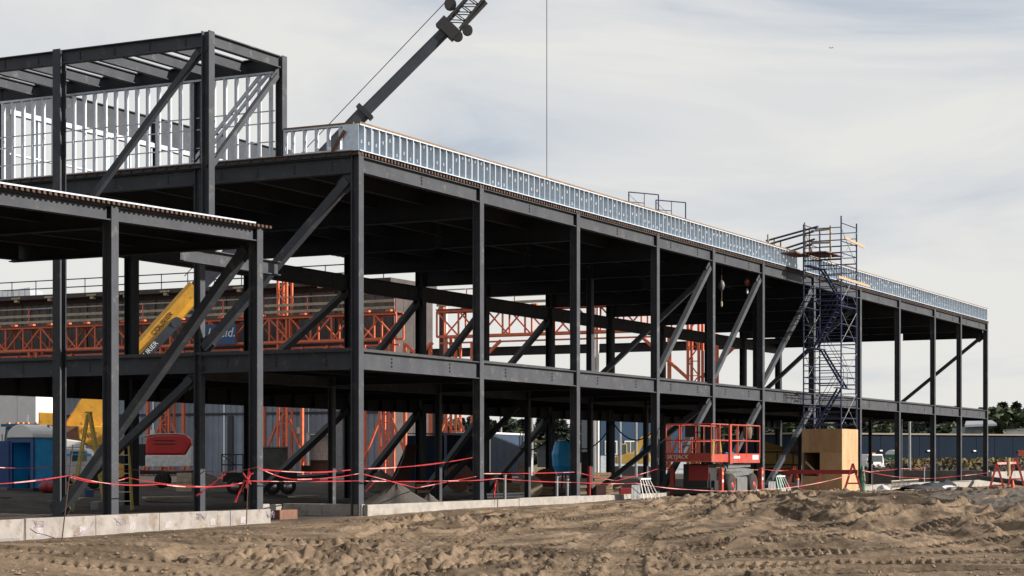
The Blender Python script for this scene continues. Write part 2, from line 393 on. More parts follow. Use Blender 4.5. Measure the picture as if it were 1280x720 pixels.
# ------------------------------------------------------------------ steel frame building
S = [0, 7.57, 15.05, 22.55, 28.7, 34.95, 42.35, 50.05, 57.5, 65.1, 71.4, 78.4]
T2, T3 = 5.7, 14.3
ZF, ZR = 4.48, 10.21
bld = thing('steel_frame_building', 'long two storey bare steel building frame with galvanised roof parapet', 'building', (0, 0, -.42))
def column(parent, x, y, z0, z1, h=.28, b=.27, m=STEEL, name='column', up=(0, 1, 0)):
    q = MB().ibeam((x, y, z0), (x, y, z1), h, b, .03, .022, up, False)
    q.box(x-b/2-.06, x+b/2+.06, y-h/2-.06, y+h/2+.06, z0, z0+.03)
    return q.build(name, m, parent)
def beam(parent, p0, p1, h, b=.24, m=STEEL, name='beam', bolts=0, side=None):
    """I-beam hung below the line p0-p1, with rows of bolts on one face"""
    q = MB().ibeam(p0, p1, h, b)
    if bolts:
        q.mi = 1; p0 = Vector(p0); p1 = Vector(p1); d = (p1-p0); n = Vector(side)
        for k in range(bolts):
            c = p0 + d*((k+.5)/bolts)
            for j in range(3):
                z = c + n*.013 + Vector((0, 0, -h*(.3+.2*j))); e = d.normalized()*.028
                q.add([z-e+Vector((0,0,-.028)), z+e+Vector((0,0,-.028)), z+e+Vector((0,0,.028)), z-e+Vector((0,0,.028)),
                       z-e+n*.02+Vector((0,0,-.028)), z+e+n*.02+Vector((0,0,-.028)), z+e+n*.02+Vector((0,0,.028)), z-e+n*.02+Vector((0,0,.028))],
                      [(4,5,6,7),(0,1,5,4),(1,2,6,5),(2,3,7,6),(3,0,4,7)])
    return q.build(name, [m, BOLT], parent)
def brace(parent, p0, p1, w=.25, m=STEEL, gus=True):
    w *= .84
    q = MB().bar(p0, p1, w, w, (0, 0, 1))
    o = q.build('brace', m, parent)
    if gus:
        p0 = Vector(p0); p1 = Vector(p1); d = (p1-p0).normalized()
        for p, e in ((p0, d), (p1, -d)): MB().bar(p - e*.28, p + e*.32, w*1.9, .03, (d.y, -d.x, 0)).build('gusset_plate', m, o)
    return o
for i, s in enumerate(S):
    column(bld, s, 0, -.42, 10.3)
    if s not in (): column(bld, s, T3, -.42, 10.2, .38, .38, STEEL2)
    if i == 0: column(bld, 0, T2, -.42, 12.9, .25, .25)
    else: column(bld, s, T2, -.42, 4.1, .2, .2)
    if s in (28.7, 50.05): column(bld, s, T2, 4.5, 9.3, .26, .26)
for a, b in zip(S, S[1:]):
    beam(bld, (a+.142, 0, ZF), (b-.142, 0, ZF), .56, .24, bolts=2, side=(0, -1, 0))
    beam(bld, (a+.142, 0, ZR), (b-.142, 0, ZR), .48, .24, bolts=1 if b-a > 7 else 2, side=(0, -1, 0))
    beam(bld, (a+.12, T2, 4.08), (b-.12, T2, 4.08), .36, .2)
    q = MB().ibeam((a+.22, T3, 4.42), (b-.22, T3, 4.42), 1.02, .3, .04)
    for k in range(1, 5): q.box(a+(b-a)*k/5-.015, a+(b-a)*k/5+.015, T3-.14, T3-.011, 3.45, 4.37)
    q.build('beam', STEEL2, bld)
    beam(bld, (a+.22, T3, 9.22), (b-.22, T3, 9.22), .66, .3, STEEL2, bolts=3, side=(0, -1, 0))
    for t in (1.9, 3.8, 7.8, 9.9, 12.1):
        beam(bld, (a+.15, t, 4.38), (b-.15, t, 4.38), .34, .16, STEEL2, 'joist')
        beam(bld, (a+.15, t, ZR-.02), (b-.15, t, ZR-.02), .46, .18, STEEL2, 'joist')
    beam(bld, (a+.15, T2, ZR-.02), (b-.15, T2, ZR-.02), .46, .18, STEEL2, 'joist')
for i, s in enumerate(S):
    for t0, t1 in ((.19, T2-.16), (T2+.16, T3-.22)):
        m = STEEL if i == 0 else STEEL2
        beam(bld, (s, t0, ZF-.02 if i else ZF), (s, t1, ZF-.02 if i else ZF), .56 if i == 0 else .66, .24, m, bolts=3 if i == 0 else 0, side=(-1, 0, 0))
        beam(bld, (s, t0, ZR), (s, t1, ZR), .5 if i == 0 else .98, .26, m, 'girder', bolts=4 if i == 0 else 0, side=(-1, 0, 0))
MB().box(-.1, 78.5, .12, 14.6, 4.485, 4.56).build('floor_deck', DECK, bld)
dk = MB(); dk.box(-.2, 78.6, -.02, 15.6, 10.215, 10.325)
dk.build('roof_deck', DECK, bld)
rb = MB(); x = .1
while x < 78.3:
    rb.box(x, x+.12, .16, 14.5, 4.442, 4.486); rb.box(x, x+.12, .16, 15.4, 10.196-.03, 10.216); x += .42
tag(rb.build('deck_rib', DECK, bld), kind='stuff')
fl = MB()
x = -.2
while x < 78.5:
    fl.box(x, x+.09, -.16, -.022, 10.222, 10.318 - .03*rnd.random()); x += .19
y = .05
while y < 15:
    fl.box(-.24, -.202, y, y+.1, 10.25, 10.31); y += .45
tag(fl.build('deck_flute_edge', RUST, bld), kind='stuff')
MB().box(-.245, 78.62, -.18, .02, 10.327, 10.345).build('edge_angle', STEEL2, bld)
MB().box(-.26, -.08, .03, 15.6, 10.327, 10.352).build('edge_board', WOODD, bld)
# braces: facade, gable, cross lines and back line
for k in (4, 5, 6):
    brace(bld, (S[k]-.25, 0, 9.45), (S[k-1]+.25, 0, 4.75), .24)
    brace(bld, (S[k]-.25, 0, 3.7), (S[k-1]+.3, 0, -.25), .24)
brace(bld, (0, .3, 9.5), (0, T2-.2, 4.7), .31)
brace(bld, (0, T2+.25, 3.75), (0, 11.3, -.25), .27)
for k in (3, 4, 5, 6):
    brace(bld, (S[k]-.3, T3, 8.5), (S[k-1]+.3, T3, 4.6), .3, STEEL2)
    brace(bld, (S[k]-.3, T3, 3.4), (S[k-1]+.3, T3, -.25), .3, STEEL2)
brace(bld, (28.7, .3, 9.1), (28.7, T2-.2, 4.7), .24)
brace(bld, (28.7, .3, 3.6), (28.7, T2-.2, -.2), .24)
brace(bld, (22.55, T2+.2, 3.7), (22.55, 10.2, -.25), .24, STEEL2)
brace(bld, (50.05, .3, 9.2), (50.05, T2-.2, 4.7), .24)
brace(bld, (78.4, .3, 9.3), (78.4, T2+.4, 4.7), .24)
for x in (11.2,): column(bld, 0, x, -.42, 10.2, .3, .3)

# galvanised studs ---------------------------------------------------
def stud_mesh(h, dep, fl, hole, axis, nm, m=None):
    """C stud standing at the origin: web crosses the wall, flanges face out; a punched slot in the web"""
    q = MB(); d = dep/2
    def put(pts):
        q.add(pts if axis == 'x' else [(b, a, c) for a, b, c in pts], [(0, 1, 2, 3)])
    for y0, y1, z0, z1 in ((-d, -.02, 0, h), (.02, d, 0, h), (-.02, .02, 0, hole), (-.02, .02, hole+.1, h)):
        put([(0, y0, z0), (0, y1, z0), (0, y1, z1), (0, y0, z1)])
    for y in (-d, d):
        put([(0, y, 0), (fl, y, 0), (fl, y, h), (0, y, h)])
        e = .014 if y < 0 else -.014
        put([(fl, y, 0), (fl, y+e, 0), (fl, y+e, h), (fl, y, h)])
    o = q.build(nm, m or GALV); me = o.data; bpy.data.objects.remove(o); return me
PM = [stud_mesh(.765, .19, .028, h, 'x', 'stud', GALVB) for h in (.12, .24, .38, .5, .62)]
def u_track(q, p0, p1, dep, leg, up=1):
    """sheet track: web plus two lips"""
    p0 = Vector(p0); p1 = Vector(p1); d = (p1-p0).normalized(); n = Vector((-d.y, d.x, 0))*dep/2; z = Vector((0, 0, leg*up)); e = Vector((0, 0, .003))
    q.bar(p0, p1, dep, .006)
    for sg in (-1, 1): q.prism([(-.003, -leg/2), (.003, -leg/2), (.003, leg/2), (-.003, leg/2)], p0+n*sg+z/2, p1+n*sg+z/2)
for k, (a, b) in enumerate(((-.1, 40.0), (41.0, 78.5))):
    q = MB(); u_track(q, (a, -.055, 10.35), (b, -.055, 10.35), .2, .028, 1); u_track(q, (a, -.055, 11.14), (b, -.055, 11.14), .2, .035, -1)
    par = q.build('parapet_frame', GALVB, bld)
    x = a + (.25 if k == 0 else .03); pat = 0
    while x < b-.05:
        piece('stud', PM[rnd.choice((0, 1, 1, 2, 3, 3, 4))], par, (x, -.055, 10.365), rnd.uniform(-.03, .03)); x += .415 + rnd.uniform(-.02, .02)
    q = MB(); e = a
    while e < b:
        f = min(e+4.9, b); q.box(e+.004, f-.004, -.165, .055, 11.148, 11.195+rnd.uniform(-.006, .006)); e = f
    q.build('cap_board', CAPW, par)
GM = stud_mesh(.765, .15, .055, .3, 'y', 'stud')
q = MB(); u_track(q, (-.07, .1, 10.36), (-.07, 2.5, 10.36), .16, .055); u_track(q, (-.07, .1, 11.14), (-.07, 2.5, 11.14), .16, .05, -1)
par = q.build('parapet_frame', GALV, bld)
for y in (.5, .92, 1.34, 1.76, 2.18, 2.45): piece('stud', GM, par, (-.07, y, 10.37))
MB().box(-.155, -.145, -.14, .42, 10.37, 11.14).build('corner_sheet', GALVB, par)
MB().box(-.165, .035, .04, 2.5, 11.148, 11.195).build('cap_board', CAPW, par)
MB().bar((-.22, .3, 10.95), (-.2, .75, 10.36), .04, .09).build('prop_board', WOODD, par)

# ------------------------------------------------------------------ rooftop penthouse frame
pen = thing('penthouse_frame', 'open rooftop steel frame with sloping roof joists and white stud wall', 'steel frame', (-3.7, 8.07, -.42))
column(pen, -3.7, 2.68, 7.2, 13.42, .27, .27); column(pen, -3.7, 8.07, -.42, 13.42, .28, .28, up=(1, 0, 0)); column(pen, -3.7, 13.6, -.42, 13.42, .27, .27)
column(pen, 0, 2.68, 10.33, 13.4, .25, .25)
for t0, t1 in ((2.82, 7.92), (8.22, 13.4)):
    beam(pen, (-3.7, t0, 13.38), (-3.7, t1, 13.38), .4, .22, bolts=4, side=(-1, 0, 0))
beam(pen, (0, 2.85, 13.38), (0, 13.9, 13.38), .42, .24, STEEL2)
beam(pen, (-3.5, 2.68, 13.38), (-.17, 2.68, 13.38), .36, .2)
for t in (4.05, 5.42, 6.78, 9.45, 10.8, 12.2): beam(pen, (-3.57, t, 13.36), (-.13, t, 13.36), .34, .17, name='joist')
beam(pen, (-3.5, 8.07, 13.36), (-.13, 8.07, 13.36), .34, .17, name='joist')
beam(pen, (-5.0, 2.68, 7.2), (-.2, 2.68, 7.2), .42, .24)
brace(pen, (-3.72, 2.95, 12.85), (-3.72, 7.85, 7.9), .2)
brace(pen, (-.25, 2.68, 12.8), (-3.5, 2.68, 9.7), .17)
SM = stud_mesh(2.56, .15, .06, 1.2, 'y', 'stud')
q = MB(); u_track(q, (-.03, 2.9, 10.36), (-.03, 14.2, 10.36), .16, .05); u_track(q, (-.03, 2.9, 12.95), (-.03, 14.2, 12.95), .16, .06, -1)
sw = q.build('stud_wall', GALV, pen); y = 3.0
while y < 14.2: piece('stud', SM, sw, (-.03, y, 10.375)); y += .42
for z in (10.85, 11.42, 11.78):
    MB().bar((-.03, 2.9, z), (-.03, 14.2, z), .03, .035).build('bridging_channel', GALV, sw)
for o in (0, .28): MB().bar((-.06, 3.1+o, 12.9), (-.06, 5.7+o*.6, 10.4+o*.3), .06, .1).build('diagonal_stud', GALV, sw)
# far side of the penthouse: deep grey fascia on posts with a stud wall below
FT = 13.75
beam(pen, (.35, FT, 13.75), (8.0, FT, 13.75), .95, .2); beam(pen, (8.4, FT, 13.75), (16.6, FT, 13.75), .95, .2)
for x in (.16, 8.2, 16.8): column(pen, x, FT, 10.33, 13.8, .34, .34)
q = MB(); u_track(q, (.4, FT, 10.36), (16.6, FT, 10.36), .16, .05); q.box(.4, 16.6, FT-.14, FT+.1, 12.62, 12.78); q.box(.4, 16.6, FT-.08, FT+.05, 11.3, 11.36)
sw2 = q.build('stud_wall', GALV, pen)
SM2 = stud_mesh(2.25, .15, .06, .8, 'x', 'stud'); x = .6
while x < 16.5:
    piece('stud', SM2, sw2, (x, FT, 10.37)); x += 1.22

# ------------------------------------------------------------------ low canopy at the left
can = thing('steel_canopy', 'lower steel canopy frame with flat deck roof at the near left end', 'canopy', (-11.33, 0, -.42))
zp = lambda s: 7.43 + .0195*(s+15.45)
SC = [-5.2, -11.33, -17.5, -24]
for s in SC: column(can, s, 0, -.42, zp(s)-.1)
for a, b in zip(SC[1:], SC):
    beam(can, (a+.142, 0, zp(a)-.11), (b-.142, 0, zp(b)-.11), .36, .24)
    for t in (2.0, 4.0, 6.0): beam(can, (a+.15, t, zp(a)-.11), (b-.15, t, zp(b)-.11), .3, .16, STEEL2, 'joist')
    beam(can, (a+.01, 8.2, zp(a)-.105), (b-.01 if b < -6 else b-.14, 8.2, zp(b)-.105), .5, .2, STEEL2)
for s in SC: beam(can, (s, .19, zp(s)-.11), (s, 8.09 if s < -6 else 8.58, zp(s)-.11), .52, .24, STEEL2, 'girder')
for s in SC[1:]: column(can, s, 8.2, -.42, zp(s)-.108, .3, .3)
q = MB(); a, b = -24.5, -4.85
q.add([(a,-.2,zp(a)-.1),(b,-.2,zp(b)-.1),(b,8.6,zp(b)-.1),(a,8.6,zp(a)-.1),(a,-.2,zp(a)-.03),(b,-.2,zp(b)-.03),(b,8.6,zp(b)-.03),(a,8.6,zp(a)-.03)],
      [(0,3,2,1),(4,5,6,7),(0,1,5,4),(1,2,6,5),(2,3,7,6),(3,0,4,7)]); q.build('roof_deck', DECK, can)
fl = MB(); x = a
while x < b-.05: fl.box(x, x+.09, -.27, -.202, zp(x)-.1, zp(x)-.03); x += .19
tag(fl.build('deck_flute_edge', RUST, can), kind='stuff')
q = MB(); c = -5.6
q.add([(a,-.28,zp(a)-.028),(c,-.28,zp(c)-.028),(c,-.05,zp(c)-.028),(a,-.05,zp(a)-.028),(a,-.28,zp(a)+.01),(c,-.28,zp(c)+.01),(c,-.05,zp(c)+.01),(a,-.05,zp(a)+.01)],
      [(0,3,2,1),(4,5,6,7),(0,1,5,4),(1,2,6,5),(2,3,7,6),(3,0,4,7)]); q.build('edge_trim', GALV, can)
brace(can, (-5.2, .3, 7.0), (-3.9, 7.8, -.25), .3)

# ------------------------------------------------------------------ foundations
def fwall(label, x0, x1, y0, y1, z0, z1, m=CONCW, prints=0, n=1):
    r = thing('foundation_wall', label, 'low wall', ((x0+x1)/2, (y0+y1)/2, z0))
    L_ = x1-x0 if x1-x0 > y1-y0 else y1-y0
    for k in range(n):
        if x1-x0 > y1-y0:
            g = .006; a = x0+(x1-x0)*k/n; b = x0+(x1-x0)*(k+1)/n
            MB().box(a+g, b-g, y0+rnd.uniform(0,.012), y1, z0, z1-rnd.uniform(0, .025)).build('wall_panel', m, r, bevel=.012)
        else: MB().box(x0, x1, y0+(y1-y0)*k/n+.005, y0+(y1-y0)*(k+1)/n-.005, z0, z1).build('wall_panel', m, r, bevel=.012)
    for k in range(prints):
        q = MB(); a = x0+(x1-x0)*(k+.3)/prints + rnd.uniform(-.3, .3); zz = z1-.22-.06*rnd.random(); w = .13
        q.box(a, a+w*1.7, y0-.004, y0+.003, zz-.14, zz+.03)
        for j in range(3): q.box(a-.1, a+.9, y0-.004, y0+.003, zz-.17-.025*j-.006, zz-.17-.025*j)
        q.build('printed_mark', SCUFF, r)
        if k % 2:
            q = MB(); pts = [(a+1.2+.55*rnd.random(), y0-.006, z1-.05-.22*rnd.random()**1.4) for j in range(15)]
            q.path(pts, .005, 4); q.build('scrawl', PURPLE, r)
    return r
w = fwall('white low foundation wall with grey prints at the near left', -24.5, -5.0, -.36, -.2, -.75, -.06, CONCW, 12, 8)
q = MB(); q.path([(-14.6, -.364, -.3), (-14.4, -.37, -.4), (-14.1, -.37, -.45), (-13.8, -.37, -.53)], .012, 5); q.path([(-13.1, -.37, -.5), (-12.75, -.37, -.42), (-12.5, -.37, -.33), (-12.4, -.37, -.2)], .012, 5)
q.build('scrawl', PURPLE, w)
fwall('long pale concrete foundation wall under the main facade columns', .0, 78.9, -.36, -.2, -.9, -.05, CONC, 0, 16)
fwall('dark short foundation wall turning the corner under the gable', -.04, .14, -.19, 2.6, -.75, -.06, CONC, 0, 2)
fwall('short pale foundation wall set back between canopy and building', -1.3, -.05, 2.62, 2.8, -.75, -.06, CONC, 0, 2)
fwall('dark higher foundation wall across the far end of the building', 80.6, 80.9, .3, 16, -.8, .52, CONC, 0, 3)
fwall('white concrete wall beyond the far right corner column', 80.2, 112, .0, .28, -.9, .45, CONC, 0, 5)
tag(MB().box(-3.3, -2.4, .5, .8, -.45, -.16).build('timber_block', WOODD, bevel=.02), 'rusty brown timber block lying in the foundation gap', 'timber block')

# ------------------------------------------------------------------ scaffold tower on its plywood box
bx0, bx1, by0, by1, bz0, bz1 = 38.57, 41.1, -2.70, -.75, -.3, 2.69
box = thing('plywood_box', 'tall plywood box with a cut doorway under the blue scaffold tower', 'plywood box', ((bx0+bx1)/2, (by0+by1)/2, bz0))
# near face made of sheets around the opening, right face, back and an added top
dy0, dy1, dz0, dz1 = -1.62, -.82, .48, 1.58
yy = [by0, -1.62, by1]
PLY2 = mat('plywood_darker', (.44, .27, .13), .65, 0, .2, 1.3, stretch=(2.2, 2.2, .5), c2=(.33, .19, .085), speck=(.24, .14, .07), amount=.6, sscale=2)
shn = [0]
def sheet(x0, x1, y0, y1, z0, z1):
    shn[0] += 1; MB().box(x0, x1, y0, y1, z0, z1).build('plywood_sheet', PLY2 if shn[0] in (2, 5) else PLY, box)
sheet(bx0, bx0+.02, by0, -1.622, bz0, 1.58); sheet(bx0+.003, bx0+.02, by0, -1.1, 1.584, bz1); sheet(bx0, bx0+.02, -1.096, by1, 1.584, bz1)
sheet(bx0+.002, bx0+.02, -1.618, -.77+.02, bz0, .48); sheet(bx0, bx0+.02, -.815, by1, .484, 1.58); sheet(bx0, bx0+.02, -1.618, -1.1, 1.584-.18, 1.4)if False else None
sheet(bx0+.021, bx1, by0, by0+.02, bz0, 1.2); sheet(bx0+.021, bx1, by0+.003, by0+.02, 1.204, bz1)
sheet(bx0+.021, bx1-.001, by0+.021, by1-.021, bz1-.03, bz1-.01); sheet(bx0+.021, bx1, by1-.02, by1, bz0, bz1); sheet(bx1-.02, bx1, by0+.021, by1-.021, bz0, bz1)  # first sheet is an unseen top, added to darken the inside
q = MB(); q.bar((bx0+.06, -1.6, .5), (bx0+.06, -.9, 1.15), .05, .09); q.build('prop_stick', WOOD, box)

sct = thing('scaffold_tower', 'blue tubular scaffold stair tower rising from the plywood box beside the facade', 'scaffold tower', ((bx0+bx1)/2, (by0+by1)/2, bz0))
P = {1: (bx0+.05, by1-.06), 2: (bx0+.05, by0+.06), 3: (bx1-.05, by0+.06), 4: (bx1-.05, by1-.06)}
tops = {1: 12.35, 2: 12.65, 3: 12.55, 4: 12.3}
for k, (x, y) in P.items():
    MB().tube((x, y, -.25), (x, y, tops[k]), .036, 6).build('standard', BLUESC, sct)
LV = [2.7 + 1.93*i for i in range(6)]
for z0 in LV[:-1]:
    for (k, l) in ((1, 2), (4, 3)):
        q = MB(); (xa, ya), (xb, yb) = P[k], P[l]
        for dz in (.0, .3, .6, .9, 1.2, 1.5):
            q.tube((xa, ya, z0+dz+.2), (xb, yb, z0+dz+.2), .022 if dz else .032, 5)
        q.build('ladder_frame', BLUESC, sct)
    for (k, l) in ((2, 3), (1, 4)):
        (xa, ya), (xb, yb) = P[k], P[l]
        q = MB().tube((xa, ya, z0+.15), (xb, yb, z0+1.7), .014, 5); q.tube((xa, ya+.015, z0+1.7), (xb, yb+.015, z0+.15), .014, 5)
        q.build('cross_brace', GREY, sct)
        q = MB()
        for dz in (.5, 1.05, 1.9): q.tube((xa, ya, z0+dz), (xb, yb, z0+dz), .024, 5)
        q.build('guard_tube', BLUESC, sct)
for i, z0 in enumerate(LV[:-2]):
    z1 = z0+1.93; ya, yb = (-1.15, -2.3) if i % 2 == 0 else (-2.3, -1.15)
    xa = 39.1 if i % 2 == 0 else 40.1; q = MB()
    for dx in (0, .55): q.bar((xa+dx, ya, z0), (xa+dx, yb, z1-.05), .04, .09)
    for k in range(1, 8): f = k/8; q.box(xa, xa+.55, ya+(yb-ya)*f-.06, ya+(yb-ya)*f+.06, z0+1.88*f-.012, z0+1.88*f+.012)
    st = q.build('stair_flight', BLUESC, sct)
    q = MB()
    for dx in (-.03, .58): q.path([(xa+dx, ya, z0), (xa+dx, ya, z0+.9), (xa+dx, yb, z1+.85), (xa+dx, yb, z1)], .014, 5)
    q.build('handrail', BLUESC, st)
    MB().box(bx0+.1, bx1-.1, yb-.25 if yb < -1.7 else yb, yb+.05 if yb < -1.7 else yb+.3, z1-.03, z1+.01).build('landing', BLUESC, sct)
q = MB()
for p in range(5): q.box(bx0-.35, bx1-.3, -.9-.23*p-.22, -.9-.23*p, 10.96+.004*(p%2), 11.0+.004*(p%2))
q.box(bx0-1.1, bx0+.9, -.86, -.05, 10.9, 10.95)
q.build('plank_platform', WOODD, sct)
q = MB()
for a, b in (((1056, 297), (1080, 309)), ((1048, 346), (1087, 358))): q.bar(at_t(a[0], a[1], by0-.05), at_t(b[0], b[1], by0-.05), .04, .11)
q.build('toe_board', WOOD, sct)
q = MB()
for x0, z0, z1 in ((1006, 278, 322), (1012, 285, 320), (1038, 282, 324)): q.bar(at_s(x0, z1, bx0+.7), at_s(x0, z0, bx0+.7), .07, .07)
q.bar(at_s(1014, 289, bx0+.75), at_s(1039, 286, bx0+.75), .04, .1); q.bar(at_s(1012, 304, bx0+.75), at_s(1038, 303, bx0+.75), .04, .1)
q.bar(at_s(1011, 305, bx0+.72), at_s(1017, 320, bx0+.72), .04, .08)
q.build('timber_guard', WOODG, sct)
hr = thing('guard_rail', 'four sloping blue tubes with posts between roof edge and scaffold tower', 'handrail', (41, 0, 10.33))
for (a, b, c, d) in ((958, 301, 1023, 283), (962, 305, 1018, 289), (977, 312, 1018, 299), (988, 314, 1015, 305)):
    p, q2 = at(a, b, 94), at(c, d, 90.5); MB().tube(p, q2, .05, 6).build('rail_tube', BLUESC, hr)
q = MB()
for x0, z0, z1 in ((968, 297, 312), (976, 300, 316), (960, 293, 309)): q.bar(at(x0, z1+8, 93.5), at(x0, z0, 93.5), .07, .07)
q.build('post', WOODG, hr)
# roof scaffold frames
def walk_frame(label, x0, x1, yt, yb, D):
    r = thing('rooftop_scaffold', label, 'scaffold frame', at((x0+x1)/2, yb+16, D), 'small scaffold frames standing on the roof')
    q = MB(); a, b = at(x0, yb+16, D), at(x1, yb+16, D+.9); h = at(x0, yt, D).z
    for p in (a, b): q.tube(p, (p.x, p.y, h), .03, 6)
    q.tube((a.x, a.y, h), (b.x, b.y, h), .03, 6)
    m = a.lerp(b, .52); q.tube((m.x, m.y, h), (m.x, m.y, h-.9), .02, 5); q.tube((a.x, a.y, h-.45), (m.x, m.y, h-.45), .02, 5); q.tube((a.x, a.y, h-.9), (b.x, b.y, h-.9), .02, 5)
    q.build('frame', BLUESC, r)
    MB().tube((a.x, a.y, h-.1), (b.x, b.y, h-1.3), .014, 5).build('cross_brace', GREY, r)
walk_frame('left, taller of two small blue scaffold frames on the roof', 786, 823, 240, 258, 88)
walk_frame('right, lower of two small blue scaffold frames on the roof', 820, 857, 250, 272, 90)

# chain hoists under the facade beam
def hoist(px, ys, m, label, nm):
    s0 = at_t(px, 345, .55); zs = [at_t(px, y, .55).z for y in ys]
    r = thing(nm, label, 'hoist', (s0.x, .55, zs[1]), 'hoists hanging under the roof beam')
    MB().tube((s0.x, .55, 10.2), (s0.x, .55, zs[1]), .015, 5).build('chain', RUST, r)
    h = zs[1]-zs[2]
    lathe([(.03, h), (.1, h*.85), (.15, h*.55), (.1, h*.2), (.03, 0)], (s0.x, .55, zs[2]), 10).build('body', m, r, True)
    MB().tube((s0.x, .55, zs[2]), (s0.x, .55, zs[3]), .02, 5).build('fall_chain', RUST, r)
    lathe([(.02, .25), (.05, .2), (.05, .05), (.02, 0)], (s0.x, .55, zs[3]-.2), 8).build('hook', WHITE if m is RED else WOODG, r)
hoist(902, (330, 350, 364, 378), mat('hoist_grey', (.11, .11, .115), .5), 'grey chain hoist hanging low from the roof beam', 'chain_hoist')
hoist(934, (338, 348, 357, 362), RED, 'red chain hoist hanging close under the roof beam', 'chain_hoist')

# ------------------------------------------------------------------ scissor lift
lz = -.24
lift = thing('scissor_lift', 'red scissor lift with guard rails parked beside the facade', 'scissor lift', (25.4, -1.43, lz))
x0, x1, y0, y1 = 22.56, 28.05, -2.4, -.46
MB().box(x0+.05, x1-.02, y0+.04, y1-.04, 1.16, 1.24).build('deck', BLACK, lift)
q = MB(); q.box(x0, x0+.03, y0, y1, 1.16, 1.52); q.build('end_fascia', RED, lift)
q = MB(); q.box(x0+.032, x0+1.85, y0, y0+.03, 1.16, 1.47); q.build('side_fascia', RED, lift)
q = MB(); q.box(x0+2.1, x1, y0-.03, y0, 1.12, 1.5); q.box(x0+1.9, x0+2.1, y0-.06, y0+.02, 1.1, 2.68); q.build('side_fascia', RED, lift)
MB().box(x0+.1, x1, y1-.03, y1, 1.16, 1.47).build('side_fascia', RED, lift)
MB().box(x1-.03, x1, y0+.001, y1-.031, 1.16, 1.47).build('end_fascia', RED, lift)
def rail(nm, pts, posts):
    q = MB()
    for z in (2.02, 2.66):
        q.path([(x, y, z) for x, y in pts], .028, 6)
    for x, y in posts: q.tube((x, y, 1.3), (x, y, 2.66), .028, 6)
    q.build(nm, RED, lift)
rail('end_rail', [(x0+.02, y0), (x0+.02, y1)], [(x0+.02, y0+.02), (x0+.02, -1.1), (x0+.02, -1.72), (x0+.02, y1)])
rail('side_rail', [(x0+.03, y0+.02), (x0+1.9, y0+.02)], [(x0+.95, y0+.02)])
rail('side_rail', [(x0+2.0, y0-.02), (x1, y0-.02)], [(x0+2.9, y0-.02), (x0+3.9, y0-.02), (x1, y0-.02)])
rail('side_rail', [(x0+.1, y1), (x1, y1)], [(x0+1.4, y1), (x0+2.8, y1), (x0+4.1, y1), (x1, y1)])
rail('end_rail', [(x1, y0), (x1, y1)], [(x1, -1.4)])
MB().box(x0+.2, x0+.45, -1.75, -1.2, 2.15, 2.62).build('control_box', BLACK, lift)
q = MB(); k = 0
while k < 24:
    q.box(x0-.004, x0-.001, y0+.02+k*.08, y0+.05+k*.08, 1.165, 1.205); k += 1
q.build('hazard_stripe', AMBER, lift)
text('SKYJACK', .23, (x0-.004, -.95, 1.36), (0, -1, 0), (0, 0, 1), WHITE, lift, shear=.25)
MB().box(x0+4.6, x0+5.3, y0-.036, y0-.031, 1.26, 1.44).build('white_label', WHITE, lift)
MB().box(x0+2.4, x0+3.1, y0-.036, y0-.031, 1.3, 1.4).build('white_label', WHITE, lift)
for k, (zx, zz, mm) in enumerate(((23.55, .7, AMBER), (28.2, .72, AMBER), (28.2, .45, WHITE), (23.55, .4, WHITE))):
    MB().box(zx-.07, zx+.07, -2.506, -2.501, zz-.05, zz+.06).build('decal', mm, lift)
q = MB(); q.path([(24.6, -2.0, .5), (24.5, -2.15, .8), (24.8, -2.2, 1.1), (25.4, -2.1, 1.14)], .025, 6); q.path([(24.6, -1.8, .5), (24.4, -2.05, .9), (24.7, -2.15, 1.14)], .02, 6); q.build('hydraulic_hose', BLACK, lift)
# chassis
q = MB(); q.box(23.7, 28.1, -2.1, -.75, .02, .42); q.build('chassis', BLACK, lift, bevel=.02)
q = MB(); q.box(23.3, 24.3, -1.95, -.9, .1, 1.08); q.build('engine_box', BLACK, lift, bevel=.02)
q = MB(); q.box(23.27, 23.295, -2.0, -1.15, .42, 1.02); q.build('engine_door', REDD, lift)
q = MB(); q.box(23.0, 23.28, -2.2, -.55, -.12, .14); q.build('front_bumper', BLACK, lift)
for k, (zz, tl) in enumerate(((.48, 0), (.66, .05), (.84, -.04), (1.0, .03))):
    for yy_ in (-2.15, -1.0):
        MB().bar((24.75+.1*(k % 2), yy_-.05*(k % 2), zz-tl), (27.7-.08*k, yy_-.05*(k % 2), zz+tl), .07, .15).build('scissor_arm', mat('scissor_grey', (.15, .155, .16), .5, .1, .25, 4, speck=(.1, .07, .05)), lift)
MB().box(25.55, 26.75, -2.36, -2.05, -.12, .5).build('hydraulic_tray', mat('worn_grey', (.13, .13, .125), .6, 0, .35, 2), lift, bevel=.02)
MB().box(25.4, 26.7, -2.5, -2.3, lz-.05, -.1).build('pale_mat', WOODG, lift)
for wx, wy in ((24.95, -2.22), (27.5, -2.22), (24.95, -.62), (27.5, -.62)):
    wd = lathe([(.30, -.16), (.42, -.17), (.47, -.12), (.47, .12), (.42, .17), (.30, .16)], (wx, wy, lz+.46), 20, 'y').build('wheel', RUBBER, lift, True)
    lathe([(.05, -.185), (.1, -.19), (.14, -.15), (.27, -.14), (.31, -.175), (.31, .175), (.27, .14)], (wx, wy, lz+.46), 16, 'y').build('rim', RED, wd)
for lx, ly in ((23.55, -2.42), (28.2, -2.42), (23.4, -.4), (28.2, -.4)):
    MB().box(lx-.1, lx+.1, ly-.08, ly+.08, lz+.02, .92).build('outrigger_leg', RED, lift, bevel=.01)
    MB().box(lx-.2, lx+.2, ly-.2, ly+.2, lz-.08, lz+.03).build('outrigger_pad', RED, lift)
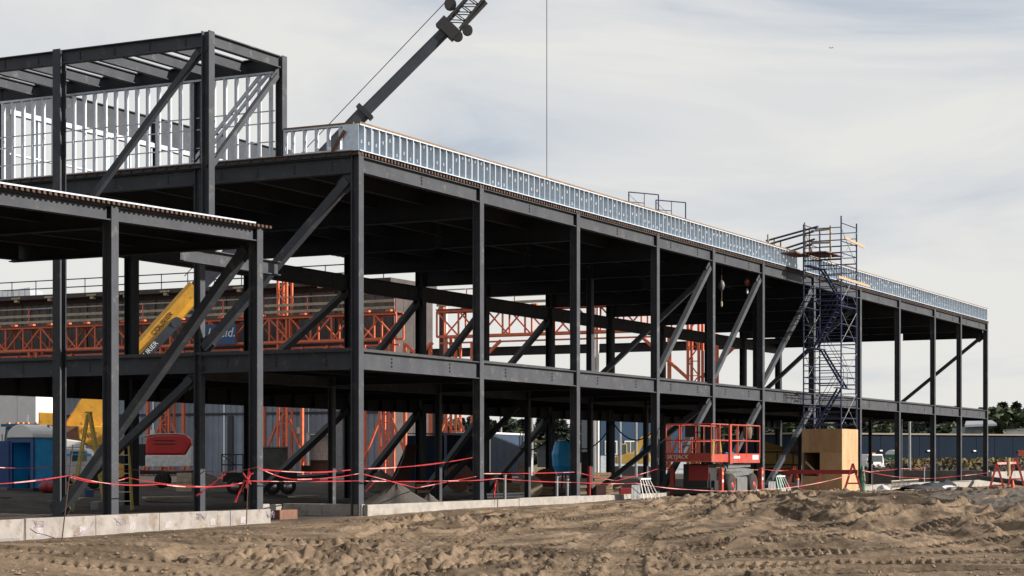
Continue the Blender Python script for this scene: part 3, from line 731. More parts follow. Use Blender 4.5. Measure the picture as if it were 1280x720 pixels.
q = MB(); q.tube((x0+3.2, -1.2, 1.25), (x0+3.15, -1.25, 2.0), .05, 6); q.tube((x0+3.5, -1.5, 1.25), (x0+3.5, -1.4, 2.1), .03, 6)
q.build('tool_bundle', FIBRE, lift)
tag(lathe([(.02, 0), (.16, .08), (.2, .4), (.14, .62), (.05, .7)], (x0+4.5, y0+.15, 2.05), 9).build('work_jacket', mat('khaki_cloth', (.16, .12, .08), .95), None, True), 'brown jacket bundle hung over the scissor lift rail', 'jacket')
for k, dx in enumerate((2.4, 3.1)):
    tag(lathe([(.1, 0), (.13, .28), (.12, .3)], (x0+dx, y0+.35, 1.245), 10).build('bucket', NAVY), ('left' if k == 0 else 'right') + ' blue bucket standing on the scissor lift deck', 'bucket', 'blue buckets on the lift')

# ------------------------------------------------------------------ barricades, stands, tape
def aframe(q, x, y, z, h, dx, dy, r=.05):
    q.bar((x-dx, y-dy, z), (x, y, z+h), r, r); q.bar((x+dx, y+dy, z), (x, y, z+h), r, r)
    q.bar((x-dx*.75, y-dy*.75, z+h*.25), (x+dx*.75, y+dy*.75, z+h*.25), r*.8, r*.8)
sh = at(1066, 619, 87.5); sh2 = at(993, 617, 88.5)
saw = thing('sawhorse_barrier', 'red timber sawhorse barrier standing before the plywood box', 'barrier', (sh.x, sh.y, sh.z))
for p in (sh, sh2):
    q = MB(); aframe(q, p.x, p.y, ground_z(p.x, p.y)-.02, 1.2, .16, -.34, .09); q.build('leg', REDD, saw)
MB().bar(at(983, 590, 88.5), at(1072, 590, 87.4), .06, .2).build('rail_board', REDD, saw)
b1, b2 = at(1246, 615, 108), at(1270, 614, 110)
saw2 = thing('sawhorse_barrier', 'red sawhorse barrier with pale end post near the far right corner', 'barrier', (b1.x, b1.y, b1.z))
for p in (b1, b2):
    q = MB(); aframe(q, p.x, p.y, ground_z(p.x, p.y)-.05, 1.65, .2, -.42, .1); q.build('leg', REDD, saw2)
MB().bar(at(1246, 579.5, 108), at(1270, 578.5, 110), .06, .12).build('rail_board', TAPEW, saw2)
MB().bar(at(1238, 612, 107.7), at(1273, 611, 110), .06, .12).build('bottom_rail', REDD, saw2)
p = at(1261, 590, 109); MB().tube((p.x, p.y, .3), (p.x, p.y, 1.35), .09, 8).build('end_post', WOOD, saw2)
p = at(1266, 612, 112); q = lathe([(.2, 0), (.2, .03), (.13, .035), (.1, .3), (.03, .55), (.02, .56)], (p.x, p.y, p.z), 12)
tag(q.build('traffic_cone', mat('cone_orange', (.75, .08, .04), .5)), 'small orange traffic cone under the red sawhorse barrier', 'cone')
def stand(label, px, w, yb, D):
    p = at(px, yb, D); r = thing('wall_brace', label, 'metal stand', p, 'white metal stands against the foundation wall')
    g = ground_z(p.x, p.y)
    MB().bar((p.x-w*.25, p.y, g+.78), (p.x+w*.25, p.y, g+.78), .1, .05).build('top_plate', WHITE, r)
    for k in range(5):
        f = (k-2)/2
        MB().tube((p.x+f*w*.23, p.y, g+.77), (p.x+f*w*.55+.15, p.y-.35+.06*k, g), .018, 5).build('leg', WHITE, r)
    q = MB().box(p.x-w*.3, p.x+w*.15, p.y+.3, p.y+.31, g, g+.55); q.build('back_sheet', GREY, r)
stand('white metal stand left of the scissor lift', 806, 1.9, 627, 72.5)
stand('white metal stand between scissor lift and plywood box', 975, 2.2, 621, 84)

def tape(pts, label, sag=.05, m=None, w=.03, group='red warning tapes strung round the site'):
    q = MB(); n = 14; P = []
    for j, (a, b) in enumerate(zip(pts, pts[1:])):
        a = Vector(a); b = Vector(b)
        for k in range(n + (1 if j == len(pts)-2 else 0)):
            f = k/n; p = a.lerp(b, f); p.z -= 4*sag*f*(1-f); P.append(p)
    for i, (a, b) in enumerate(zip(P, P[1:])):
        q.mi = 1 if (i // 3 + len(pts)) % 4 == 0 else 0
        t = .5 + .5*math.sin(i*.9 + 1.3*math.sin(i*.37)); q.bar(a, b, .008+.03*(1-t), w*(.45+.55*t))
    return tag(q.build('warning_tape', [m or TAPE, TAPEW]), label, 'warning tape', group)
V = lambda x, y, D: at(x, y, D)
tape([V(-40, 606, 41), V(88, 594, 44)], 'pale edged red tape from the left edge to the leaning stake')
tape([V(88, 595, 44), V(200, 605, 47), V(305, 603, 50.5)], 'red tape between the leaning stake and the canopy column', .1)
tape([V(305, 606, 50.5), V(160, 597, 49.5), V(88, 597, 44)], 'second slack red tape strung from stake to canopy column', .12)
tape([V(-20, 583, 60), V(100, 581, 62), V(250, 588, 60), V(322, 584, 51)], 'upper red tape stretched across behind the canopy columns', .08)
tape([V(322, 584, 51.2), V(365, 599, 52.5), V(448, 592, 56)], 'red tape sagging from the canopy column to the corner column', .05)
tape([V(305, 601, 50.8), V(448, 601, 56), V(560, 601, 62)], 'straight pale red tape passing low behind the gable corner', .02)
tape([V(322, 586, 52), V(448, 586, 58), V(600, 570, 66)], 'thin upper red tape running behind the corner column', .1, w=.04)
tape([V(452, 592, 55.8), V(520, 610, 59), V(598, 595, 63.4)], 'red tape drooping below the gravel pile', .0)
tape([V(560, 601, 61), V(622, 598, 64), V(720, 603, 68), V(795, 604, 72)], 'lower red tape along the foundation from fourth stake', .03)
tape([V(598, 592, 63.5), V(720, 590, 70), V(770, 601, 72), V(822, 586, 76)], 'upper red tape dipping toward the scissor lift', .02)
tape([V(795, 604, 72), V(862, 612, 74), V(940, 613, 76), V(1010, 606, 84), V(1068, 592, 87)], 'pale tape passing across the front of the scissor lift', .04, TAPEW)
tape([V(818, 587, 77), V(840, 586, 78), V(958, 587, 84), V(985, 588, 88)], 'red tape tied behind the scissor lift outriggers', .03)
tape([V(1078, 588, 93), V(1120, 596, 104), V(1165, 598, 112), V(1235, 591, 121)], 'red tape from the plywood box to the far right corner', .02)
tape([V(1078, 590, 93), V(1123, 586, 108), V(1166, 584, 116)], 'short upper red tape right of the plywood box', .02)
for k, (x, y, x2, y2, D, lb) in enumerate(((306, 600, 294, 628, 50.4, 'long red tape tail hanging by the canopy column'), (282, 592, 246, 620, 50.4, 'loose red tape tail left of the canopy column'),
        (620, 600, 617, 622, 63.8, 'red tape tail hanging from the fourth stake'), (470, 600, 457, 614, 58, 'red tape tail hanging beside the gravel pile'),
        (1026, 592, 1022, 610, 87.2, 'red tape tail hanging from the sawhorse barrier'), (1079, 589, 1081, 604, 93, 'red tape tail tied right of the plywood box'))):
    q = MB(); a, b = V(x, y, D), V(x2, y2, D)
    for i in range(5): q.bar(a.lerp(b, i/5), a.lerp(b, (i+1.02)/5), .03+.05*(i % 2), .02+.03*((i+1) % 2))
    tag(q.build('tape_tail', TAPE), lb, 'tape tail', 'loose tape ends')
q = MB(); c = V(310, 598, 50.4)
for i in range(16):
    d = Vector((rnd.uniform(-.14, .14), rnd.uniform(-.1, .1), rnd.uniform(-.28, .28))); q.bar(c+d, c-d*.6+Vector((0, 0, rnd.uniform(-.1, .1))), .035, .02)
tag(q.build('tape_knot', TAPE), 'tangled red tape knot tied to the canopy column stake', 'tape knot')
for (xa, ya, xb, yb, D, lb) in ((77, 679, 91, 556, 43, 'tall leaning rusty stake in front of the white wall'), (308, 655, 310, 602, 50.2, 'thin rusty stake beside the canopy end column'),
        (622, 634, 622, 600, 63.6, 'short thin stake against the pale foundation wall'), (1091, 614, 1091, 590, 92, 'short stake right of the plywood box')):
    tag(MB().tube(at(xa, ya, D), at(xb, yb, D), .014, 6).build('rebar_stake', RUST), lb, 'stake', 'stakes holding the warning tape')

# tarp and bits near the right end
q = MB(); n = 16
ta, tb = at(1133, 616, 106), at(1192, 611, 110); side = Vector((-.3, .95, 0))
vs = []
for j in range(7):
    for i in range(n):
        f = i/(n-1); g = j/6; p = ta.lerp(tb, f) + side*(g-.3)*1.6
        z = gz(p.x, p.y) + .05 + (math.sin(g*3.14)*(.12 + .35*f + .1*math.sin(f*17+j))) * (1 if 0 < j < 6 else .1)
        vs.append((p.x, p.y, z + .04*rnd.random()))
q.add(vs, [(j*n+i, j*n+i+1, (j+1)*n+i+1, (j+1)*n+i) for j in range(6) for i in range(n-1)])
q.m = [1 if (k // (n-1) == 0 and (k % (n-1)) > 9) else 0 for k in range(len(q.f))]
tag(q.build('tarp', [TARP, TARPW], None, True), 'crumpled black and white tarp on the sand near the far right', 'tarp')
pr = at(1140, 607, 109); r = thing('rebar_rack', 'pale expanded metal rack lying along the wall beside the tarp', 'metal rack', pr)
q = MB(); a, b = at(1114, 611, 104), at(1148, 608, 111)
for z in (0, .42): q.bar(a+Vector((0,0,z)), b+Vector((0,0,z)), .06, .05)
q.build('frame', WOODG, r); q = MB()
for k in range(22):
    c = a.lerp(b, k/22); d = a.lerp(b, (k+1)/22); q.bar(c, d+Vector((0,0,.42)), .03, .02); q.bar(c+Vector((0,0,.42)), d, .03, .02)
q.build('mesh', GREY, r)
p = at(1104, 604, 103)
q = lathe([(.42, 0), (.38, .12), (.25, .26), (.1, .33), (.02, .35)], (p.x, p.y, gz(p.x, p.y)), 11)
for i, v in enumerate(q.v): q.v[i] = (v[0]+rnd.uniform(-.05,.05), v[1]+rnd.uniform(-.05,.05), v[2]+rnd.uniform(-.02,.03))
tag(q.build('sand_bag', TARPW), 'white bag heaped on the wall right of the plywood box', 'bag')
p = at(1078, 603, 94)
q = lathe([(.13, 0), (.16, .6), (.1, 1.1), (.03, 1.3)], (p.x, p.y, gz(p.x, p.y)), 8)
tag(q.build('hose_coil', mat('green_hose', (.03, .16, .1), .6)), 'dull green bundle leaning behind the plywood box corner', 'hose')
tag(MB().box(bx0-.5, bx1+1.2, by0-.5, by0-.25, bz0-.02, bz0+.04).build('timber_plank', WOODG), 'flat pale plank lying at the foot of the plywood box', 'plank')
pl = MB(); a, b = at(1225, 597, 122), at(1300, 607, 112)
pl.tube(a, b, .16, 8); tag(pl.build('black_pipe', BLACK), 'long black pipe sloping past the far right wall', 'pipe')
# dark soil heap at right
q = MB(); n = 46; c = at(1290, 632, 57); vs = []
ex = RGT; ey = FWD
for j in range(n):
    for i in range(n):
        u = (i/(n-1)*2-1); v = (j/(n-1)*2-1); p = c + ex*u*3.9 + ey*v*5.5
        h = max(0, 1-(u*u+v*v)); h = .36*h**.7
        k = np.array([[p.x]]), np.array([[p.y]])
        h *= .62 + .8*float(fbm(k[0]*1.3, k[1]*1.3, 81, 4)[0, 0])
        h += .3*(float(fbm(k[0]*4, k[1]*4, 91, 3)[0, 0])-.42) if h > .02 else -.08
        vs.append((p.x, p.y, gz(p.x, p.y)-.06+h))
q.add(vs, [(j*n+i, j*n+i+1, (j+1)*n+i+1, (j+1)*n+i) for j in range(n-1) for i in range(n-1)])
tag(q.build('soil_mound', SOIL), kind='structure')

# ------------------------------------------------------------------ things inside and behind the frame
def heap(nm, label, cat, px, yb, D, rad, h, m, seed):
    p = at(px, yb, D); z0 = gz(p.x, p.y)-.03; q = MB(); n = 28; k = 9; vs = []
    for j in range(k):
        f = j/(k-1)
        for i in range(n):
            a = 6.2832*i/n; rr = rad*f*(1+.12*math.sin(3*a+seed)+.06*math.sin(7*a)); zz = h*(1-f)**1.05*(1+.05*rnd.random())
            vs.append((p.x+rr*math.cos(a), p.y+rr*math.sin(a), z0+zz+rnd.uniform(-.02, .02)))
    q.add(vs, [(j*n+i, j*n+(i+1)%n, (j+1)*n+(i+1)%n, (j+1)*n+i) for j in range(k-1) for i in range(n)])
    return tag(q.build(nm, m, None, True), label, cat)
heap('gravel_pile', 'conical grey gravel pile behind the facade corner wall', 'gravel pile', 497, 630, 66.5, 1.55, .88, GRAVEL, 1)
heap('gravel_pile', 'low grey gravel pile right of the conical pile', 'gravel pile', 536, 630, 68, .7, .5, GRAVEL, 2)
heap('dirt_heap', 'brown dirt heap behind the tilted plate and braces', 'dirt heap', 476, 602, 92, 1.5, 1.0, SOIL, 4)
heap('dirt_heap', 'brown dirt heap left of the black trailer', 'dirt heap', 257, 612, 86, 2.0, .75, SOIL, 3)

# stepladders
def ladder(label, px, yb, D, h, rz):
    p = at(px, yb, D); z = gz(p.x, p.y)
    r = thing('stepladder', label, 'ladder', (p.x, p.y, z), 'yellow stepladders inside the frame', True, rz)
    for sg in (-1, 1):
        MB().bar((sg*.3, -.55, 0), (sg*.16, 0, h), .04, .08).build('side_rail', FIBRE, r)
        MB().bar((sg*.3, .6, 0), (sg*.17, .05, h-.05), .035, .06).build('back_leg', FIBRE, r)
    for k in range(1, 8):
        f = k/8; w = .3-.14*f; MB().box(-w, w, -.55*(1-f)-.04, -.55*(1-f)+.05, h*f-.015, h*f+.015).build('rung', WHITE, r)
    MB().box(-.19, .19, -.06, .12, h-.02, h+.03).build('top_cap', FIBRE, r)
ladder('yellow stepladder with white rungs right of the canopy column', 154, 634, 64.5, 2.45, TH-R(90)+R(8))
ladder('tall yellow stepladder seen edge on left of the canopy column', 112, 634, 62, 3.2, TH+R(2))

# portable toilets
def toilet(label, px, yb, D, rz, m, md, roofm, group=None, door_open=True):
    p = at(px, yb, D); r = thing('portable_toilet', label, 'portable toilet', (p.x, p.y, gz(p.x, p.y)), group, True, rz)
    w = .62
    q = MB(); q.box(-w, w, w-.04, w, .1, 2.0); q.box(-w, -w+.04, -w, w-.041, .1, 2.0); q.box(w-.04, w, -w, w-.041, .1, 2.0)
    for k in range(4): q.box(w+.001, w+.02, -w+.12+.28*k, -w+.2+.28*k, .3, 1.85)
    q.build('cabin_wall', m, r)
    q = MB(); q.box(-w-.03, -w+.12, -w-.03, -w+.06, .1, 2.02); q.box(w-.12, w+.03, -w-.03, -w+.06, .1, 2.02); q.box(-w+.121, w-.121, -w-.03, -w+.06, 1.82, 2.02); q.build('door_frame', md, r)
    q = MB()
    pr_ = [((w+.08)*math.cos(3.1416*k/12), 2.0+.5*math.sin(3.1416*k/12)) for k in range(13)]
    q.poly(pr_, 'y', -w-.1, w+.08); q.build('roof', roofm, r, bevel=.03)
    MB().box(-w-.08, w+.08, -w-.08, w+.08, 0, .1).build('skid_base', BLACK, r)
    q = MB()
    if door_open: q.bar((-w, -w-.06, 1.0), (-w-.72, -w-.5, 1.0), .05, 1.75)
    else: q.box(-w+.13, w-.13, -w-.045, -w-.005, .12, 1.8)
    q.build('door', NAVY if m is BLUE else m, r)
    MB().box(-.3, .3, .0, .5, .12, .55).build('seat_tank', BLACK, r)
    MB().tube((.38, .4, .1), (.38, .4, 2.5), .05, 8).build('vent_pipe', GREY, r)
    return r
t = toilet('blue portable toilet with open door and white domed roof at left', 42, 614, 80, TH-R(90)+R(-32), BLUE, NAVY, WHITE); t.scale = (1.08, 1.08, 1.1)
toilet('green portable toilet far behind the plywood box', 1116, 583, 205, TH-R(90)+R(-20), GREENP, GREENP, WHITE, None, False)

# blue truck with white box trailer
p = at(28, 604, 98); z = gz(p.x, p.y)
tr = thing('semi_truck', 'dark blue semi truck cab with amber roof lights behind the toilet', 'truck', (p.x, p.y, z), None, True, TH-R(90)+R(-16))
q = MB(); q.poly([(-1.2, .9), (1.2, .9), (1.2, 2.2), (1.1, 2.95), (-1.1, 2.95), (-1.2, 2.2)], 'y', .2, 2.0); q.build('cab', TRUCKB, tr, bevel=.05)
q = MB(); q.add([(-1.05, .17, 2.15), (1.05, .17, 2.15), (.98, .19, 2.8), (-.98, .19, 2.8), (-1.05, .15, 2.15), (1.05, .15, 2.15), (.98, .17, 2.8), (-.98, .17, 2.8)], [(0,1,2,3),(4,5,6,7),(0,1,5,4),(1,2,6,5),(2,3,7,6),(3,0,4,7)]); q.build('windscreen', GLASS, tr)
q = MB(); q.poly([(-.55, .95), (.55, .95), (.6, 1.7), (.5, 1.95), (-.5, 1.95), (-.6, 1.7)], 'y', -1.7, .2); q.build('hood', TRUCKB, tr, bevel=.06)
MB().box(-.5, .5, -1.76, -1.701, 1.0, 1.85).build('grille', CHROME, tr)
MB().box(-1.22, 1.22, -1.9, -1.7, .5, .85).build('bumper', CHROME, tr, bevel=.03)
MB().box(-1.15, 1.15, -.15, .5, 2.96, 3.1).build('visor', TRUCKB, tr)
for x in (-.8, -.3, 0, .3, .8): MB().box(x-.08, x+.08, -.1, .05, 3.1, 3.18).build('marker_light', AMBER, tr)
for sg in (-1, 1):
    MB().box(sg*1.1-.03, sg*1.1+.03, -.25, -.1, 1.9, 2.6).build('mirror', CHROME, tr)
    lathe([(.2, -.14), (.5, -.15), (.52, 0), (.5, .15), (.2, .14)], (sg*1.0, -.9, .52), 18, 'x').build('wheel', RUBBER, tr, True)
    MB().box(sg*.85-.3, sg*.85+.3, -1.6, -.2, 1.05, 1.15).build('fender', TRUCKB, tr)
    MB().tube((sg*1.0, 2.2, .8), (sg*1.0, 2.2, 3.6), .08, 8).build('exhaust_stack', CHROME, tr)
for y in (3.4, 4.6):
    for sg in (-1, 1): lathe([(.2, -.25), (.5, -.25), (.52, 0), (.5, .25), (.2, .25)], (sg*.9, y, .52), 16, 'x').build('wheel', RUBBER, tr, True)
MB().box(-.45, .45, .2, 5.4, .75, .95).build('chassis', BLACK, tr)
p = at(8, 575, 116); z = gz(p.x, p.y); g0, g1 = at(-70, 574, 118), at(45, 574, 114)
bt = thing('box_trailer', 'white box trailer body rising behind the blue truck', 'trailer', (p.x, p.y, z))
ex = (g1-g0).normalized(); q = MB(); c0 = Vector((g0.x, g0.y, 0)); c1 = Vector((g1.x, g1.y, 0)); zt = at(20, 495, 116).z
n_ = 5
for k in range(n_):
    a = c0.lerp(c1, k/n_)+ex*.015; b = c0.lerp(c1, (k+1)/n_)-ex*.015; nrm = Vector((-ex.y, ex.x, 0))
    m = a.lerp(b, .5)+nrm*1.2; q = MB()
    q.bar(Vector((a.x, a.y, (1.2+zt)/2))+nrm*1.2, Vector((b.x, b.y, (1.2+zt)/2))+nrm*1.2, 2.4, zt-1.2); q.build('side_panel', WHITE, bt)
q = MB(); q.bar(Vector((c0.x, c0.y, 1.05))+nrm*1.2, Vector((c1.x, c1.y, 1.05))+nrm*1.2, 2.2, .2); q.build('chassis', BLACK, bt)
for f in (.15, .22, .8):
    p = c0.lerp(c1, f); lathe([(.2, -.2), (.5, -.2), (.5, .2), (.2, .2)], (p.x, p.y, z+.5), 14, 'y').build('wheel', RUBBER, bt)
# red compressor
p = at(212, 604, 88); z = gz(p.x, p.y)
ac = thing('air_compressor', 'red and grey towable air compressor behind the canopy columns', 'compressor', (p.x, p.y, z), None, True, TH-R(90)+R(6))
q = MB(); q.poly([(-1.05, 1.5), (-1.05, 2.2), (-.95, 2.35), (-.6, 2.43), (.3, 2.46), (.75, 2.42), (.97, 2.28), (1.04, 2.0), (.75, 1.5)], 'y', -.55, .55); q.build('hood', mat('compressor_red', (.6, .03, .03), .3, 0, .15, 2), ac, bevel=.12)
q = MB(); q.poly([(-1.05, .95), (1.02, .97), (1.02, 1.94), (.76, 1.493), (-1.05, 1.493)], 'y', -.55, .55); q.build('lower_body', mat('white_lower_body', (.75, .74, .72), .5), ac, bevel=.03)
q = MB(); q.poly([(-1.25, 2.36), (-.6, 2.47), (.3, 2.5), (.78, 2.46), (.74, 2.425), (.3, 2.465), (-.6, 2.435), (-1.2, 2.33)], 'y', -.56, .56); q.build('top_trim', WHITE, ac)
for k in range(2): MB().box(-.7, .3, -.57, -.556, 1.98+.16*k, 2.02+.16*k).build('vent_slot', BLACK, ac)
MB().box(-1.35, -1.06, -.4, .4, 1.0, 2.0).build('radiator', BLACK, ac)
MB().tube((.1, 0, 2.4), (.1, 0, 2.58), .08, 8).build('lifting_eye', BLACK, ac)
MB().box(-1.3, 1.1, -.5, .5, .62, .8).build('frame', BLACK, ac)
for sg in (-1, 1): lathe([(.15, -.1), (.34, -.11), (.35, 0), (.34, .11), (.15, .1)], (-.3, sg*.62, .35), 16, 'y').build('wheel', RUBBER, ac, True)
MB().tube((.55, -.45, .05), (.55, -.45, .75), .09, 8).build('jack', REDD, ac)
p = at(236, 615, 82); z = gz(p.x, p.y)
bk = thing('pallet_stack', 'beige board stack standing under the red compressor', 'board stack', (p.x, p.y, z))
for k in range(4): MB().box(p.x-.35+.02*(k%2), p.x+.35, p.y-.4, p.y+.4, z+.2*k, z+.2*k+.19).build('board', WOODG, bk, bevel=.01)
# black utility trailer with welder box
p = at(330, 613, 83); z = gz(p.x, p.y)
ut = thing('utility_trailer', 'black tandem axle trailer carrying a grey equipment box', 'trailer', (p.x, p.y, z), None, True, TH-R(90)+R(8))
MB().box(-1.75, 1.4, -.8, .8, .55, .95).build('bed', BLACK, ut)
q = MB()
for x in (-1.8, -1.2, -.9): q.tube((x, -.8, .95), (x, -.8, 1.72), .025, 5)
for z_ in (1.28, 1.72): q.tube((-1.8, -.8, z_), (-.4, -.8, z_), .025, 5)
q.tube((-1.8, -.8, 1.7), (-1.2, -.8, 1.25), .02, 5); q.build('side_gate', BLACK, ut)
MB().box(-.85, 1.0, -.65, .65, .96, 2.0).build('equipment_box', mat('worn_grey', (.13, .13, .125), .6, 0, .35, 2), ut, bevel=.03)
MB().box(-.88, 1.03, -.68, .68, 2.0, 2.06).build('box_lid', GREY, ut); MB().box(-.82, -.2, -.67, -.651, 1.1, 1.9).build('box_door', BLACK, ut)
for x in (.35, 1.0, -1.25):
    wd = lathe([(.17, -.11), (.34, -.12), (.36, 0), (.34, .12), (.17, .11)], (x, -.9, .36), 18, 'y').build('wheel', RUBBER, ut, True)
    lathe([(.04, -.14), (.1, -.13), (.18, -.11), (.18, .1)], (x, -.9, .36), 12, 'y').build('rim', CHROME, wd)
q = MB().bar((1.4, 0, .7), (2.4, 0, .65), .12, .12); q.box(1.6, 2.0, -.25, .25, .9, 1.25); q.build('drawbar', BLACK, ut)
# tilted brown plate, crate, misc
p = at(500, 604, 82); z = gz(p.x, p.y)
tp = thing('steel_plate', 'rusty dark brown plate leaning upright beyond the gravel pile', 'steel plate', (p.x, p.y, z))
a, b, c, d = at(487, 604, 82), at(511, 603, 82), at(522, 556, 83.5), at(508, 556, 83.5)
q = MB(); o = FWD*.06; q.add([a, b, c, d, a+o, b+o, c+o, d+o], [(0,1,2,3),(4,5,6,7),(0,1,5,4),(1,2,6,5),(2,3,7,6),(3,0,4,7)]); q.build('plate', BROWNP, tp)
q = MB().path([at(507, 558, 81.9), at(504, 572, 81.5), at(497, 590, 81.6), at(491, 600, 81.7)], .025, 5); q.build('hose', GREY, tp)
def crate(nm, label, cat, x0, x1, yt, yb, D, m, dep=1.2, group=None):
    a = at(x0, yb, D); b = at(x1, yb, D); h = (yb-yt)/F*D; e = FWD*dep; q = MB()
    vs = [Vector((v.x, v.y, a.z+k)) for k in (0, h) for v in (a, b, b+e, a+e)]
    q.add(vs, [(0,3,2,1),(4,5,6,7),(0,1,5,4),(1,2,6,5),(2,3,7,6),(3,0,4,7)])
    r = thing(nm, label, cat, a.lerp(b, .5), group); q.build('body', m, r, bevel=.02)
    return r, a, b, h
# concrete mixer / hopper etc.
def container(label, x0, x1, yt, yb, D, D1, m, roofm, group='shipping containers behind the frame'):
    a, b = at(x0, yb, D), at(x1, yb, D1); zt = at(x0, yt, D).z; z0 = min(gz(a.x, a.y), gz(b.x, b.y))-.02
    r = thing('shipping_container', label, 'shipping container', (a.x, a.y, z0), group)
    d = Vector((b.x-a.x, b.y-a.y, 0)); Ln = d.length; d.normalize(); n = Vector((-d.y, d.x, 0)); 
    if n.dot(FWD) < 0: n = -n
    q = MB(); k = 0; per = .28; pts = []
    nn = int(Ln/per)
    for i in range(nn):
        u = i*Ln/nn; w = Ln/nn
        pts += [(u, 0), (u+w*.35, 0), (u+w*.5, .06), (u+w*.85, .06)]
    pts += [(Ln, 0)]
    vs = []; 
    for z in (z0+.12, zt-.1):
        for u, v in pts: c = Vector((a.x, a.y, z))+d*u+n*v; vs.append(c)
    m_ = len(pts); q.add(vs, [(i, i+1, m_+i+1, m_+i) for i in range(m_-1)]); q.build('corrugated_side', m, r)
    q = MB()
    for z in (z0, zt-.12): q.bar(Vector((a.x, a.y, z+.06)), Vector((a.x, a.y, z+.06))+d*Ln, .1, .12)
    for u in (0, Ln): q.bar(Vector((a.x, a.y, z0))+d*u, Vector((a.x, a.y, zt))+d*u, .12, .12)
    q.build('corner_frame', roofm, r)
    q = MB(); c = Vector((a.x, a.y, 0))+n*1.25; q.bar(c+Vector((0,0,zt-.03))+d*.05, c+d*(Ln-.05)+Vector((0,0,zt-.03)), 2.3, .05); q.build('roof', roofm, r)
    q = MB(); q.bar(c+Vector((0,0,(z0+zt)/2))+d*.1+n*.1, c+d*(Ln-.1)+Vector((0,0,(z0+zt)/2))+n*.1, 2.2, zt-z0-.3); q.build('box_body', m, r)
container('dark navy shipping container behind the left rear braces', 557, 596, 541, 586, 108, 112, NAVYW, DBLUE)
container('blue shipping container with pale ribs at mid distance', 612, 664, 540, 575, 128, 138, CONT, WHITE)
r, a, b, h = crate('water_tank', 'grey square tank beyond the blue container', 'tank', 672, 690, 556, 584, 116, GREY)
MB().bar(a+Vector((0,0,h+.2))-RGT*.3, b+Vector((0,0,h+.25))+RGT*.2, .9, .12).build('plank_top', WOOD, r)
p = at(705, 586, 100); z = gz(p.x, p.y)
cm = thing('concrete_hopper', 'bright blue concrete hopper on a red stand', 'hopper', (p.x, p.y, z))
lathe([(.3, .0), (.55, .5), (.6, 1.1), (.5, 1.5), (.42, 1.75), (.3, 1.8)], (p.x-.1, p.y, z+.85), 12).build('drum', BLUE, cm)
MB().box(p.x-.1, p.x+.6, p.y-.5, p.y-.2, z+1.2, z+1.9).build('motor_guard', BLUE, cm)
q = MB()
for dx, dy in ((-.5,-.4),(.5,-.4),(.5,.4),(-.5,.4)): q.bar((p.x+dx, p.y+dy, z), (p.x+dx*.4, p.y+dy*.4, z+1.1), .09, .09)
q.bar((p.x-.6, p.y-.4, z+.5), (p.x+.8, p.y-.4, z+.65), .12, .25); q.build('stand', RED, cm)
# blue workshop building
g0, g1 = at(743, 574, 180), at(812, 574, 181); z0 = -.4; zt = at(760, 520, 180).z
wb = thing('blue_building', 'blue clad building with white corner post seen through the frame', 'building', (g0.x, g0.y, z0))
dv = Vector((g1.x-g0.x, g1.y-g0.y, 0)); Ln = dv.length; dv.normalize(); nv = Vector((-dv.y, dv.x, 0)); nv = nv if nv.dot(FWD) > 0 else -nv
def face(q, u0, u1, za, zb, off, th=.12):
    c = Vector((g0.x, g0.y, (za+zb)/2))+nv*off; q.bar(c+dv*u0, c+dv*u1, th, zb-za); return q
face(MB(), .6, Ln+4, 1.6, zt+1.5, 4, 8).build('wall', DBLUE, wb); face(MB(), .6, Ln+4, z0, 1.6, 4, 8).build('lower_wall', mat('pale_panel', (.42, .46, .52), .5), wb)
face(MB(), 0, .5, z0, zt+1.5, .3, .5).build('corner_post', WHITE, wb)
for u in (1.0, 2.9): 
    wf = face(MB(), u, u+1.2, 1.7, 3.0, -.03, .06).build('window', WHITE, wb); face(MB(), u+.1, u+.55, 1.8, 2.9, -.075, .02).build('pane', GLASS, wf); face(MB(), u+.65, u+1.1, 1.8, 2.9, -.075, .02).build('pane', GLASS, wf)
# excavator
p = at(789, 582, 150); z = gz(p.x, p.y)
exv = thing('excavator', 'yellow tracked excavator with raised arm behind the frame', 'excavator', (p.x, p.y, z), None, True, TH-R(90))
EY = mat('excavator_yellow', (.45, .29, .06), .5, 0, .15, 2)
for sg in (-1, 1):
    q = MB(); q.poly([(-1.6, .2), (-1.3, 0), (1.3, 0), (1.6, .2), (1.6, .55), (1.3, .75), (-1.3, .75), (-1.6, .55)], 'y', sg*.95-.25, sg*.95+.25); q.build('track', BLACK, exv)
q = MB(); q.poly([(-1.2, .95), (1.3, .95), (1.45, 1.2), (1.4, 1.75), (-.2, 1.8), (-1.2, 1.5)], 'y', -1.1, 1.1); q.build('body', EY, exv, bevel=.05)
q = MB(); q.poly([(-1.15, 1.2), (-.35, 1.2), (-.4, 2.5), (-.95, 2.5)], 'y', -1.05, -.2); cb = q.build('cab', EY, exv, bevel=.04)
MB().box(-.95, -.45, -1.06, -1.051, 1.6, 2.4).build('cab_window', GLASS, cb)
q = MB(); q.bar((.2, .1, 1.5), (1.0, .1, 3.0), .3, .42); q.bar((.95, .1, 2.9), (1.75, .1, 3.3), .28, .36); q.build('boom', EY, exv)
q = MB(); q.bar((1.7, .1, 3.35), (2.1, .1, 1.9), .22, .3); q.build('arm', EY, exv)
q = MB(); q.poly([(1.9, 1.3), (2.4, 1.2), (2.5, 1.7), (2.2, 2.0), (1.95, 1.9)], 'y', -.3, .5); q.build('bucket', BLACK, exv)
